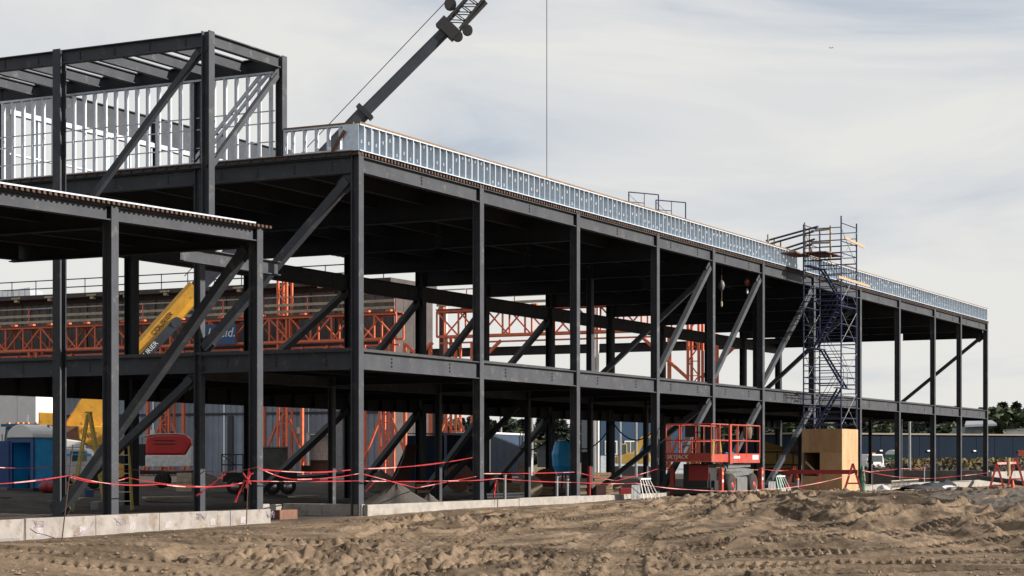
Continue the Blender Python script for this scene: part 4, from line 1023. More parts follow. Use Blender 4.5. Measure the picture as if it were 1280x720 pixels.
# yellow forklift-like machine at right behind the frame
p = at(985, 590, 122); z = gz(p.x, p.y)
fk = thing('telehandler', 'yellow lifting machine on orange base behind the right braces', 'telehandler', (p.x, p.y, z), None, True, TH-R(90))
MB().box(-1.8, 1.9, -.9, .9, .6, 1.1).build('chassis', ORANGE, fk, bevel=.04)
q = MB(); q.poly([(-1.6, 1.1), (1.7, 1.1), (1.7, 1.4), (-.6, 2.3), (-1.6, 2.3)], 'y', -.8, .1); q.build('body', EY, fk, bevel=.04)
q = MB(); q.bar((-1.5, .4, 2.6), (1.8, .4, 1.6), .4, .45); q.build('boom', EY, fk)
q = MB(); q.poly([(-.2, 1.1), (.8, 1.1), (.7, 2.6), (-.1, 2.6)], 'y', -.75, .05); q.build('cab', mat('plum_panel', (.12, .05, .07), .5), fk, bevel=.03)
for x in (-1.2, 1.2):
    for sg in (-1, 1): lathe([(.2, -.2), (.55, -.2), (.58, 0), (.55, .2), (.2, .2)], (x, sg*1.0, .58), 16, 'y').build('wheel', RUBBER, fk, True)
for k in range(4): MB().box(-1.9+1.0*k, -1.82+1.0*k, -1.3, -1.22, .2, 2.2).build('guard_post', BLACK, fk)
MB().box(-1.9, 1.2, -1.29, -1.23, 2.1, 2.18).build('guard_bar', BLACK, fk); MB().box(-1.9, 1.2, -1.29, -1.23, 1.3, 1.38).build('guard_bar', BLACK, fk)
# lumber stacks, crates and small clutter
def lumber(label, x0, x1, yt, yb, D, rows):
    a, b = at(x0, yb, D), at(x1, yb, D); h = (yb-yt)/F*D; z = gz(a.x, a.y)
    r = thing('lumber_stack', label, 'lumber stack', (a.x, a.y, z), 'lumber stacks in the yard')
    for j in range(rows):
        for k in range(2):
            o = FWD*(.5*k); za = z+.12+(h)*(j/rows); jx = RGT*rnd.uniform(-.1, .1)
            MB().bar(Vector((a.x, a.y, za))+o+jx, Vector((b.x, b.y, za))+o+jx, .45, h/rows*.82).build('board', WOOD if j % 2 else WOODG, r)
lumber('tall tan lumber stack right of the second interior post', 740, 764, 577, 606, 86, 8)
lumber('low lumber stack left of the tilted brown plate', 622, 652, 577, 590, 92, 4)
lumber('pale lumber stack beside the grey tank', 672, 690, 584, 594, 88, 3)
for (nm, lb, ct, x0, x1, yt, yb, D, m) in (
    ('equipment_cabinet', 'black cabinet beside the red post inside the frame', 'cabinet', 727, 736, 565, 598, 86, BLACK),
    ('equipment_cabinet', 'brown wooden crate low beside the rear column', 'crate', 560, 574, 585, 606, 92, WOODD),
    ('fuel_tank', 'pale grey cabinet behind the second facade bay', 'cabinet', 648, 655, 577, 597, 84, WOODG),
    ('steel_bin', 'grey steel bin left of the lower rear column', 'bin', 600, 640, 590, 604, 96, WOODD),
    ('tool_box', 'red tool box on the floor behind the lift', 'tool box', 775, 792, 610, 624, 76, REDD),
    ('tool_box', 'dark red tool box right of the third facade column', 'tool box', 745, 758, 606, 622, 75, BROWNP),
    ('tool_box', 'small dark bin near the left edge inside the frame', 'bin', -4, 9, 622, 634, 70, NAVYW),
    ('paint_tub', 'dark box between stepladder and canopy column', 'box', 106, 113, 612, 622, 68, NAVY),
    ('paint_tub', 'grey tub beside the edge on stepladder', 'tub', 113, 123, 627, 638, 64, GREY)):
    crate(nm, lb, ct, x0, x1, yt, yb, D, m, .6)
for k, (x, yt, yb, D) in enumerate(((696, 594, 620, 71.5), (709, 597, 622, 70.5), (631, 592, 616, 70), (997, 597, 612, 86), (1155, 583, 603, 119))):
    a = at(x, yb, D); lb = ('leftmost of two white pipe stubs before the fourth column', 'right of two white pipe stubs before the fourth column', 'white pipe stub near the stake in the second bay',
        'white pipe stub with orange cap by the sawhorse', 'white pipe stub standing near the far end columns')[k]
    r = thing('pipe_stub', lb, 'pipe', a, 'white pipe stubs'); zt = at(x, yt, D).z
    MB().tube((a.x, a.y, gz(a.x, a.y)-.1), (a.x, a.y, zt-.1), .055, 10).build('pipe', GREY, r); MB().tube((a.x, a.y, zt-.1), (a.x, a.y, zt-.04), .07, 10).build('cap', AMBER if k == 3 else GREY, r)
for k, (px, yb, D, rr, lb) in enumerate(((682, 588, 96, .62, 'upright wooden cable drum beside the grey tank'), (664, 604, 84, .5, 'small cable drum near the second bay pipe stub'), (574, 600, 96, .7, 'large cable drum behind the left rear braces'))):
    p = at(px, yb, D); z = gz(p.x, p.y); c = thing('cable_drum', lb, 'cable drum', (p.x, p.y, z), 'cable drums in the yard')
    for o in (-.3, .3): MB().tube(Vector((p.x, p.y, z+rr))+FWD*(o-.04), Vector((p.x, p.y, z+rr))+FWD*(o+.04), rr, 18).build('flange', WOODD if k != 1 else WOODG, c)
    MB().tube(Vector((p.x, p.y, z+rr))-FWD*.25, Vector((p.x, p.y, z+rr))+FWD*.25, rr*.7, 14).build('cable_winding', BLACK, c)
for k, (x0, x1, yb, D, n_, lb) in enumerate(((585, 604, 601, 90, 5, 'stack of dark pallets behind the left rear braces'), (716, 732, 598, 84, 4, 'stack of pallets left of the red post'), (760, 776, 600, 92, 6, 'stack of pallets right of the lumber stack'), (520, 536, 598, 88, 4, 'stack of pallets right of the rusty plate'), (866, 884, 600, 100, 5, 'stack of pallets behind the scissor lift'))):
    a, b = at(x0, yb, D), at(x1, yb, D); z = gz(a.x, a.y); c = thing('pallet_pile', lb, 'pallets', (a.x, a.y, z), 'pallet stacks in the yard')
    for j in range(n_):
        q = MB(); o = RGT*rnd.uniform(-.06, .06)
        for f in (0, .5, 1): q.bar(Vector((a.x, a.y, z+.07+.14*j))+o+FWD*f*.9, Vector((b.x, b.y, z+.07+.14*j))+o+FWD*f*.9, .09, .09)
        for f in range(6): m_ = a.lerp(b, (f+.4)/6); q.bar(Vector((m_.x, m_.y, z+.128+.14*j))+o-FWD*.05, Vector((m_.x, m_.y, z+.128+.14*j))+o+FWD*.95, .09, .02)
        q.build('pallet', WOODD if (j+k) % 2 else WOODG, c)
for k, (x0, x1, yb, D, n_, m_, lb) in enumerate(((600, 650, 604, 80, 7, STEEL2, 'bundle of dark steel pipes on the ground in the third bay'), (890, 960, 603, 96, 6, RUST, 'bundle of rusty pipes behind the scissor lift'), (690, 742, 600, 96, 5, GREY, 'bundle of grey conduit behind the white pipe stubs'))):
    a, b = at(x0, yb, D), at(x1, yb-1, D+3); z = gz(a.x, a.y); c = thing('pipe_bundle', lb, 'pipes', (a.x, a.y, z), 'pipe bundles in the yard')
    for j in range(n_):
        o = FWD*.14*(j % 4)+RGT*rnd.uniform(-.3, .3)+Vector((0, 0, .07+.12*(j//4))); MB().tube(Vector((a.x, a.y, z))+o, Vector((b.x, b.y, z))+o, .065, 7).build('pipe', m_, c)
p = at(736.5, 617, 74); tag(MB().bar((p.x, p.y, -.42), (p.x, p.y, 1.0), .09, .09).build('marker_post', REDD), 'upright red post inside the third bay', 'post')
p = at(973, 606, 88); tag(lathe([(.18, 0), (.18, .75), (.1, .85)], (p.x, p.y, gz(p.x, p.y)), 12).build('gas_cylinder', GREENP), 'green cylinder standing at the foot of the facade brace', 'gas cylinder')
# planks on the floor of the near bay
for k, (x0, x1, y_, D) in enumerate(((10, 62, 627, 70), (92, 108, 624, 68), (180, 240, 622, 74), (365, 395, 621, 80))):
    tag(MB().bar(at(x0, y_, D), at(x1, y_-1, D+1), .5, .06).build('floor_plank', WOODG),
        ('long grey plank on the ground before the blue toilet', 'short plank by the edge on stepladder', 'plank on the ground below the red compressor', 'plank on the ground behind the black trailer')[k], 'plank', 'planks lying on the ground')
tag(MB().tube(at(370, 597, 92), at(470, 588, 88), .12, 8).build('black_pipe', BLACK), 'black pipe lying behind the gable corner column', 'pipe')
q = MB(); 
for i in range(5): q.bar(at(400, 592+i*1.6, 96), at(448, 589+i*1.6, 98), .3, .04)
tag(q.build('metal_sheet_bundle', GALV), 'shiny sheet bundle on the ground behind the gable', 'metal sheets')

# ------------------------------------------------------------------ far grey building with orange platforms
SB = 77.0; TB0, TB1 = 44.4, 125
gb = thing('grey_building', 'unfinished grey clad building behind the orange work platforms', 'building', (SB, 70, -.4))
def clad(y0, y1, z0, z1, m, off=0., per=.55, dp=.07, name='cladding_panel'):
    q = MB(); pts = []; n = max(2, int((y1-y0)/per))
    for i in range(n):
        u = y0+(y1-y0)*i/n; w = (y1-y0)/n; pts += [(0, u), (0, u+w*.55), (dp, u+w*.65), (dp, u+w*.9)]
    pts.append((0, y1)); m_ = len(pts)
    q.add([(SB+off+a, u, z) for z in (z0, z1) for a, u in pts], [(i, i+1, m_+i+1, m_+i) for i in range(m_-1)]); q.build(name, m, gb)
door0, door1 = at_s(417, 570, SB).y, at_s(386, 570, SB).y
ys = sorted([TB0, 49, door0, door1, 60, 67, 74, 81, 88, 96, 104, 114, TB1])
for a, b in zip(ys, ys[1:]):
    if abs(a-door0) < .01:
        clad(a, b, 3.2, 10.0, CLAD); continue
    clad(a+.02, b-.02, -.4, 10.0, CLAD)
for a in range(4): MB().box(SB+.02+1.5*a, SB+1.5*a+1.48, TB0-.04, TB0+.1, -.4, 14.5).build('side_panel', CLADD, gb)  # end wall in a darker colour than the long cladding
MB().box(SB+.5, SB+6, TB0+.1, TB1, 10.05, 14.7).build('upper_sheathing', CLADD, gb)
for a, b in zip(ys, ys[1:]): clad(a+.05, b-.05, 10.05, 14.2, mat('dull_sheet', (.12, .115, .115), .7), .3, .8, .1, 'upper_sheet')
MB().box(SB-.9, SB+6.2, TB0-.3, TB1, 14.6, 14.95).build('roof_edge', CLADD, gb)
MB().box(SB-.06, SB+.06, TB0, TB1, 4.75, 4.95).build('belt_rail', CGREY, gb); MB().box(SB-.08, SB+.3, TB0, TB1, 9.95, 10.2).build('belt_rail', CGREY, gb)
MB().box(SB+.9, SB+1.1, door0-1, door1+1, 1.2, 3.2).build('inner_wall', mat('pinkish_sheet', (.6, .5, .44), .7), gb)
MB().box(SB+1.2, SB+1.4, door0-1, door1+1, -.4, 1.2).build('inner_wall', WOODD, gb)
MB().box(SB-.1, SB+.2, door0-.15, door0, -.4, 3.3).build('door_jamb', WHITE, gb); MB().box(SB-.1, SB+.2, door1, door1+.15, -.4, 3.3).build('door_jamb', WHITE, gb)
for x in (426, 289, 205, 545): 
    y = at_s(x, 560, SB).y; MB().box(SB-.16, SB-.06, y-.25, y+.25, -.4, 4.7).build('pilaster', CGREY if x != 426 else GREY, gb)
for x, y_ in ((190, 541), (375, 538)):
    p = at_s(x, y_, SB-.1); MB().box(SB-.12, SB-.08, p.y-.3, p.y+.3, p.z-.25, p.z+.25).build('wall_plate', WHITE, gb)
for k in range(7):
    y = 62+k*8; q = MB(); fr = .1
    q.box(SB+.2, SB+.29, y, y+2.2, 12.4, 12.5); q.box(SB+.2, SB+.29, y, y+2.2, 13.8, 13.9); q.box(SB+.2, SB+.29, y, y+.1, 12.5, 13.8); q.box(SB+.2, SB+.29, y+2.1, y+2.2, 12.5, 13.8); q.build('window_frame', TRUCKB, gb)
gr = thing('roof_guardrail', 'thin guard rail along the roof edge of the grey building', 'guard rail', (SB-.6, 80, 14.95))
for z in (15.5, 16.15): MB().tube((SB-.6, TB0, z), (SB-.6, TB1, z), .05, 5).build('rail', CGREY, gr)
me = MB().tube((0, 0, 0), (0, 0, 1.25), .04, 5); o = me.build('post', CGREY); pm = o.data; bpy.data.objects.remove(o)
y = TB0+.5
while y < TB1: piece('post', pm, gr, (SB-.6, y, 14.95)); y += 2.6
q = MB()
for k in range(22): y = TB0+2+k*3.7+rnd.uniform(-.6, .6); q.box(SB-1.0, SB-.5, y, y+.9, 14.66, 14.8); q.box(SB-1.05, SB-.7, y+.2, y+.5, 14.4, 14.6)
tag(q.build('clamp_block', WOODG, gr), kind='stuff')
p = at(18, 370, 215); g = thing('ribbed_gable', 'pale ribbed metal gable far beyond the scaffolding at left', 'building', (p.x, p.y, -.4))
a, b = at(-60, 374, 215), at(38, 359, 215); q = MB(); n_ = 14
for k in range(n_):
    u = a.lerp(b, k/n_); v = a.lerp(b, (k+.93)/n_); o = FWD*6
    vs = [Vector((u.x, u.y, -.4)), Vector((v.x, v.y, -.4)), v, u]; vs += [w_+o for w_ in vs]
    MB().add(vs, [(0,1,2,3),(4,5,6,7),(0,1,5,4),(1,2,6,5),(2,3,7,6),(3,0,4,7)]).build('metal_panel', mat('pale_ribbed', (.42, .45, .5), .5), g)

def platform(label, t0, t1, sx, posts_m=ORANGE, masts=(), guard=True):
    r = thing('work_platform', label, 'work platform', (sx, (t0+t1)/2, -.4), 'orange mast climbing work platforms')
    z0, z1 = 10.25, 12.1
    for x in (sx, sx+1.1):
        for z in (z0, z1): MB().bar((x, t0, z), (x, t1, z), .17, .17).build('chord', ORANGE, r)
    MB().bar((sx+.5, t0, z0-.45), (sx+.5, t1, z0-.45), .12, .12).build('chord', ORANGE, r)
    n = max(2, round((t1-t0)/1.9)); w = (t1-t0)/n
    pm_ = MB().bar((0, 0, 0), (0, 0, z1-z0), .11, .11).build('post', ORANGE); p_me = pm_.data; bpy.data.objects.remove(pm_)
    dg_ = []
    for sg in (1, -1):
        o_ = MB().bar((0, 0, 0), (0, sg*w, z1-z0), .1, .1).build('diagonal', ORANGE); dg_.append(o_.data); bpy.data.objects.remove(o_)
    for k in range(n+1):
        for x in (sx, sx+1.1):
            piece('post', p_me, r, (x, t0+k*w, z0))
            if k < n: 
                sg = 0 if (k % 4 < 2) == (x == sx) else 1
                piece('diagonal', dg_[sg], r, (x, t0+k*w+(w if sg else 0), z0))
    MB().box(sx-.2, sx+1.4, t0, t1, z1+.09, z1+.15).build('deck', WOODD, r)
    q = MB(); y = t0+.4
    while y < t1: q.box(sx-.12, sx+.2, y, y+.45, z1+.16, z1+.3); y += 1.9
    tag(q.build('deck_clip', ORANGE, r), kind='stuff')
    if guard:
        e = t0
        while e < t1-.1:
            f = min(e+3.9, t1)
            for z, h in ((12.55, .2), (13.05, .2), (13.65, .09)): MB().box(sx-.14, sx-.1, e+.05, f-.05, z-h/2, z+h/2).build('guard_board', WOODG, r)
            MB().box(sx-.09, sx-.04, e-.03, e+.03, z1+.1, 13.7).build('guard_post', REDD, r); e = f
    for t, zt in masts:
        q = MB()
        for dx in (0, .7):
            for dy in (-.4, .4): q.bar((sx+.1+dx, t+dy, -.4), (sx+.1+dx, t+dy, zt), .16, .16)
        q.build('mast_leg', ORANGE, r); q = MB(); z = 0; k = 0
        while z < zt-1:
            sg = 1 if k % 2 else -1; q.bar((sx+.1, t-.4*sg, z), (sx+.1, t+.4*sg, z+1.0), .07, .07); q.bar((sx+.1, t-.4, z), (sx+.1, t+.4, z), .06, .06); z += 1.0; k += 1
        q.build('mast_lacing', ORANGE, r)
        for sg in (-1, 1): MB().bar((sx+.3, t+sg*.5, z0-3.4), (sx+.3, t+sg*4.0, z0-.4), .2, .2).build('bracket', ORANGE, r)
        for sg in (-1, 1): MB().bar((sx+.3, t+sg*2.6, -.3), (sx+.3, t+sg*.5, 4.3), .15, .15).build('leg_strut', ORANGE, r)
        for y in (-1.6, 1.9): MB().bar((sx+.4, t+y, -.4), (sx+.4, t+y, z0-.4), .22, .22).build('support_column', ORANGE, r)
    return r
sx = 74.6
ty = lambda px: at_s(px, 420, sx).y
pf = platform('long orange lattice work platform with planks on the grey building', ty(495), 118, sx, masts=((ty(352), 15.6), (ty(205), 10.3), (ty(40), 10.3), (ty(497)+1.2, 10.3)))
platform('orange lattice work platform spanning open sky behind the frame', ty(832), ty(546), sx, masts=((ty(548)-1, 10.3), (ty(866), 11.8)))
sg_ = MB(); a, b = at_s(258, 406, sx-.3), at_s(295, 430, sx-.3)
sn = thing('company_sign', 'blue banner sign with white slanted lettering hung on orange platform', 'sign', (a.x, (a.y+b.y)/2, b.z))
MB().box(sx-.32, sx-.29, b.y, a.y, b.z, a.z).build('panel', mat('sign_blue', (.015, .075, .2), .5), sn)
text('Hreld.', (a.y-b.y)*.37, (sx-.33, (a.y+b.y)/2, (a.z+b.z)/2+.1), (0, -1, 0), (0, 0, 1), WHITE, sn, shear=.25)
# bare girder frame right of the grey building
fr = thing('girder_frame', 'dark girder on posts under the right hand orange platform', 'steel frame', (SB+1, 30, -.4))
MB().ibeam((SB+1, 43.5, 9.6), (SB+1, 12, 9.6), .65, .3, .05).build('girder', STEEL2, fr)
for x in (556, 745):
    t = at_s(x, 450, SB+1).y; MB().bar((SB+.6, t, -.4), (SB+.6, t, 13.4), .32, .35).build('post', BROWNP if x == 556 else WHITE, fr); MB().bar((SB+.6, t-.3, -.4), (SB+.6, t-.3, 13.2), .12, .2).build('post_facing', WHITE, fr)

# ------------------------------------------------------------------ mobile crane behind the frame
DC = 95.0
bp = lambda x, y, d=0: at(x, y, DC+d)
cz = gz(*at(100, 600, DC)[:2])
cr_ = thing('mobile_crane', 'yellow mobile crane with long grey telescopic boom behind the frame', 'crane', (bp(120, 574).x, bp(120, 574).y, cz))
ax0, ax1, ax2, ax3 = bp(97, 526), bp(246, 360), bp(456, 140), bp(561, 35)
bd = (ax3-ax0).normalized(); bn = FWD
def boomsec(a, b, w, h, m, nm='boom_section'):
    c = .22; pr2 = [(-w/2, -h/2+h*c), (-w/2+w*c, -h/2), (w/2-w*c, -h/2), (w/2, -h/2+h*c), (w/2, h/2-h*c), (w/2-w*c, h/2), (-w/2+w*c, h/2), (-w/2, h/2-h*c)]
    return MB().prism(pr2, a, b).build(nm, m, cr_)
boomsec(ax0, ax1, .62, .92, YEL, 'boom_base'); boomsec(ax1-bd*.02, ax2, .5, .68, CGREY); boomsec(ax2, ax3, .42, .53, CGREY)
q = MB().prism([(-.32, -.46), (.32, -.46), (.32, .46), (-.32, .46)], ax2-bd*.12, ax2+bd*.12); q.build('boom_collar', BLACK, cr_)
upb = bd.cross(-FWD).normalized(); upb = upb if upb.z > 0 else -upb
q = MB().prism([(-.35, -.55), (.35, -.55), (.35, .55), (-.35, .55)], ax3-bd*.35, ax3+bd*.25); q.build('boom_head', BLACK, cr_)
for off, along in ((.75, .9), (-.6, .0), (-.75, .55)):
    c = ax3+upb*off+bd*along; 
    m_ = MB().tube(c-FWD*.15, c+FWD*.15, .3 if off > 0 else .26, 14); m_.build('sheave', BLACK, cr_)
jt = bp(700, -128)
q = MB()
cA = [ax3+upb*.3+bd*.2, jt+upb*.15]; cB = [ax3-upb*.45+bd*.3, jt-upb*.15]
for y_ in (-.3, .3):
    q.tube(cA[0]+FWD*y_, cA[1]+FWD*y_*.5, .06, 6); q.tube(cB[0]+FWD*y_, cB[1]+FWD*y_*.5, .06, 6)
q.tube(cA[0]+bd*.8, cA[0], .14, 6); q.tube(cB[0]+bd*.2, cB[0]+bd*1.9, .13, 6)
for k in range(16):
    f, g_ = k/16, (k+1)/16; u, v = cA[0].lerp(cA[1], f), cB[0].lerp(cB[1], g_)
    for y_ in (-.28, .28): q.tube(u+FWD*y_, v+FWD*y_, .028, 5); q.tube(v+FWD*y_, cA[0].lerp(cA[1], g_)+FWD*y_, .028, 5)
    q.tube(u+FWD*.28, cA[0].lerp(cA[1], g_)-FWD*.28, .025, 4)
q.build('lattice_jib', BLACK, cr_)
q = MB().tube(ax1+upb*.85, ax3+upb*1.0+bd*.9, .022, 5); q.build('hoist_rope', BLACK, cr_)
tip = bp(683.5, -106); q = MB().tube(tip, (tip.x, tip.y, 11.3), .02, 5); q.build('hoist_rope', BLACK, cr_)
lathe([(.05, .6), (.22, .5), (.22, .2), (.06, 0)], (tip.x, tip.y, 10.75), 10).build('hook_block', YEL, cr_)
q = MB().prism([(-.05, -.22), (.05, -.22), (.05, .22), (-.05, .22)], bp(170, 457, -.4), bp(221, 403, -.4)); q.build('boom_side_plate', CGREY, cr_)
q = MB().tube(bp(221, 403, -.46), bp(221, 403, -.32), .27, 16); q.build('boom_side_hub', CGREY, cr_)
xd = (ax1-ax0); xd = (RGT*xd.dot(RGT)+Vector((0,0,xd.z))).normalized(); yd = Vector((0,0,1))*xd.dot(RGT)-RGT*xd.z
text('COURIER', .34, bp(203, 404.5, -.33), xd, yd, BLACK, cr_, shear=.1); text('COURIER', .34, bp(184, 441, -.47), xd, yd, WHITE, cr_)
q = MB().tube(bp(112, 556), bp(163, 470), .17, 8); q.build('lift_cylinder', CGREY, cr_)
# superstructure and carrier, drawn as side outlines with real width
def side(pts, y0, y1, nm, m, bevel=.05):
    q = MB(); n = len(pts); vs = [bp(x, y, d) for d in (y0, y1) for x, y in pts]
    q.add(vs, [list(range(n)), list(range(n, 2*n))] + [(i, (i+1) % n, n+(i+1) % n, n+i) for i in range(n)])
    return q.build(nm, m, cr_, bevel=bevel)
side([(80, 532), (100, 500), (128, 478), (140, 500), (128, 530), (138, 545), (132, 556), (100, 556), (82, 545)], -.75, .75, 'turntable_tower', YEL)
cw = side([(97, 532), (136, 533), (139, 556), (112, 559), (99, 548)], -1.25, -.78, 'counterweight', YEL)
side([(48, 515), (82, 517), (82, 532), (48, 533)], -1.1, 1.1, 'engine_cover', YEL)
side([(60, 532), (150, 534), (150, 548), (60, 546)], -1.0, 1.0, 'deck', WOODD, 0)
text('RT', .3, bp(105, 538.5, -1.28), RGT, (0, 0, 1), REDD, cr_, shear=.2); text('700E', .34, bp(112, 544, -1.28), RGT, (0, 0, 1), BLACK, cr_, shear=.2)
side([(20, 560), (175, 562), (172, 578), (24, 578)], -1.2, 1.2, 'carrier', YEL)
side([(76, 548), (105, 552), (106, 560), (78, 560)], -1.7, -1.25, 'white_hood', WHITE)
for x in (45, 150):
    for d in (-1.35, 1.35):
        c = bp(x, 588, d); 
        wd = MB().tube(c-FWD*.32, c+FWD*.32, .78, 20).build('wheel', RUBBER, cr_); MB().tube(c-FWD*.34, c+FWD*.34, .36, 14).build('rim', YEL, wd)
# site clutter in front of the crane: white pickup with cream side
p = at(92, 606, 84); z = gz(p.x, p.y)
pk = thing('pickup_truck', 'white topped service pickup behind the blue toilet and column', 'pickup', (p.x, p.y, z), None, True, TH-R(90)+R(4))
q = MB(); q.poly([(-1.5, .55), (1.6, .55), (1.62, 1.1), (1.2, 1.2), (.6, 1.75), (-.4, 1.78), (-1.5, 1.72)], 'y', -.9, .9); q.build('body', WHITE, pk, bevel=.06)
MB().box(-1.4, -.5, -.915, -.901, .7, 1.25).build('side_locker', mat('cream_panel', (.5, .45, .38), .5), pk); MB().box(.0, .7, -.915, -.901, 1.2, 1.62).build('side_window', GLASS, pk)
MB().box(-1.5, .9, -.93, -.902, 1.45, 1.52).build('blue_stripe', BLUE, pk)
for x in (-.9, 1.0): lathe([(.12, -.1), (.34, -.11), (.36, 0), (.34, .11), (.12, .1)], (x, -.88, .36), 16, 'y').build('wheel', RUBBER, pk, True)
q = MB()
for x in (-1.6, -.9): q.tube((x, -1.3, 0), (x, -1.3, 1.7), .03, 5)
for z_ in (.8, 1.25, 1.7): q.tube((-1.6, -1.3, z_), (-.9, -1.3, z_), .025, 5)
q.build('red_rack', REDD, pk)
q = thing('bag_heap', 'red mesh sacks heaped at the foot of the blue toilet', 'sack heap', at(64, 606, 78))
for k in range(4):
    p = at(58+7*k, 606, 78); lathe([(.1, 0), (.3, .1), (.32, .3), (.18, .45), (.04, .5)], (p.x, p.y, gz(p.x, p.y)), 9).build('sack', REDD, q, True)

# ------------------------------------------------------------------ far right background
g0, g1 = at(1000, 574, 290), at(1500, 574, 330); zt = at(1150, 543, 300).z
nb = thing('navy_warehouse', 'long low navy blue warehouse beyond the scrub at right', 'building', (g0.x, g0.y, -.5))
dv = Vector((g1.x-g0.x, g1.y-g0.y, 0)); Ln = dv.length; dv.normalize(); nv = Vector((-dv.y, dv.x, 0)); nv = nv if nv.dot(FWD) > 0 else -nv; np_ = 22
for k in range(np_):
    u0, u1 = Ln*k/np_+.04, Ln*(k+1)/np_-.04; c = Vector((g0.x, g0.y, (zt-.6)/2)) + nv*10; q = MB(); q.bar(c+dv*u0, c+dv*u1, 20, zt+.5); q.build('wall_panel', NAVYW, nb)
c = Vector((g0.x, g0.y, zt+.05))+nv*10; MB().bar(c-dv*.3, c+dv*Ln, 20.6, .25).build('roof_edge', mat('roof_tan', (.2, .17, .13), .8), nb)
for k in range(9):
    c = Vector((g0.x, g0.y, 2.6))+dv*(Ln*(k+.6)/9)-nv*.15; MB().bar(c, c+dv*.5, .25, .2).build('wall_light', WHITE, nb)
p = at(1225, 541, 345); hb = thing('grey_house', 'grey low roofed building between the trees at far right', 'building', (p.x, p.y, -.5))
zb, zr_ = at(1225, 534, 345).z, at(1225, 527, 345).z
def slab(x0, x1, za, zb_, D, dep, nm, m, par):
    a, b = at(x0, 574, D), at(x1, 574, D); o = FWD*dep; vs = [Vector((v.x, v.y, k)) for k in (za, zb_) for v in (a, b, b+o, a+o)]
    MB().add(vs, [(0,3,2,1),(4,5,6,7),(0,1,5,4),(1,2,6,5),(2,3,7,6),(3,0,4,7)]).build(nm, m, par)
slab(1206, 1234, -.5, zb, 345, 10, 'wall', mat('grey_wall', (.2, .22, .25), .7), hb); slab(1218, 1226, zb-2.2, zb-.6, 344.8, .3, 'window', GLASS, hb)
a, b, c, d = at(1206, 534, 344), at(1246, 532, 344), at(1240, 528, 352), at(1208, 527.5, 352); o = Vector((0, 0, .4))
MB().add([a, b, c, d, a+o, b+o, c+o, d+o], [(0,1,2,3),(4,5,6,7),(0,1,5,4),(1,2,6,5),(2,3,7,6),(3,0,4,7)]).build('roof', mat('grey_roof', (.25, .27, .3), .6), hb)
p = at(1276, 540, 340); hb2 = thing('white_shed', 'small white shed roof among the trees at right edge', 'building', (p.x, p.y, -.5)); slab(1272, 1296, -.5, at(0, 537, 340).z, 340, 8, 'wall', WHITE, hb2); slab(1271, 1297, at(0, 537, 340).z, at(0, 536, 340).z, 339.5, 9, 'roof', GREY, hb2)
# white van and pickup behind the box
p = at(1094, 588, 172); z = gz(p.x, p.y)
vn = thing('white_truck', 'white truck with orange beacon parked behind the plywood box', 'truck', (p.x, p.y, z), None, True, TH-R(90)+R(12))
q = MB(); q.poly([(-1.0, .7), (1.0, .7), (1.0, 1.5), (.85, 2.2), (-.85, 2.2), (-1.0, 1.5)], 'y', 0, 2.2); q.build('cab', WHITE, vn, bevel=.08)
vn.scale = (.85, .85, .85); MB().box(-.82, .82, -.02, -.001, 1.4, 2.05).build('windscreen', GLASS, vn); q = MB(); q.box(-1.0, 1.0, -1.3, -.03, .6, 1.25); q.build('hood', WHITE, vn, bevel=.06)
MB().box(-1.0, 1.0, -1.4, -1.31, .45, .75).build('bumper', CHROME, vn); MB().box(-.2, .2, .4, .7, 2.21, 2.35).build('beacon', AMBER, vn)
for sg in (-1, 1): lathe([(.12, -.12), (.4, -.13), (.42, 0), (.4, .13), (.12, .12)], (sg*.95, -.7, .42), 16, 'x').build('wheel', RUBBER, vn, True)
# poles
for k, (x, yt, yb, D, lb) in enumerate(((1137, 520, 580, 150, 'grey utility pole right of the plywood box'), (775, 520, 592, 140, 'left of two grey poles beside the excavator'), (795, 520, 590, 142, 'right of two grey poles beside the excavator'),
      (626, 517, 548, 240, 'thin distant pole above the blue container'), (665, 520, 548, 240, 'thin distant pole right of the blue container'))):
    p = at(x, yb, D); r = thing('utility_pole', lb, 'pole', (p.x, p.y, gz(p.x, p.y)), 'poles behind the frame')
    w_ = .13 if D < 200 else .2
    MB().tube((p.x, p.y, -.5), (p.x, p.y, at(x, yt, D).z+(3 if k else 0)), w_, 8, w_*.7).build('shaft', GREY, r); MB().box(p.x-.2, p.x+.2, p.y-.2, p.y+.2, -.5, -.1).build('base', CONC, r)
q = MB()
def wire(a, b, sag):
    P_ = [a.lerp(b, i/10)-Vector((0, 0, 4*sag*(i/10)*(1-i/10))) for i in range(11)]; q.path(P_, .03, 4)
wire(at(696, 532, 92), at(766, 528, 92), 1.2); wire(at(766, 528, 92), at(815, 540, 92), .6); wire(at(650, 560, 92), at(696, 532, 92), .5)
tag(q.build('power_cable', BLACK), 'black cable looping between the rear columns', 'cable')
p = at(1278, 573, 200); r = thing('site_flag', 'small red marker sign on a pole at right edge', 'sign', (p.x, p.y, gz(p.x, p.y)))
MB().tube((p.x, p.y, -.5), (p.x, p.y, 2.2), .05, 6).build('pole', GREY, r); MB().box(p.x-.05, p.x, p.y-.5, p.y+.4, 1.6, 2.2).build('panel', ORANGE, r)

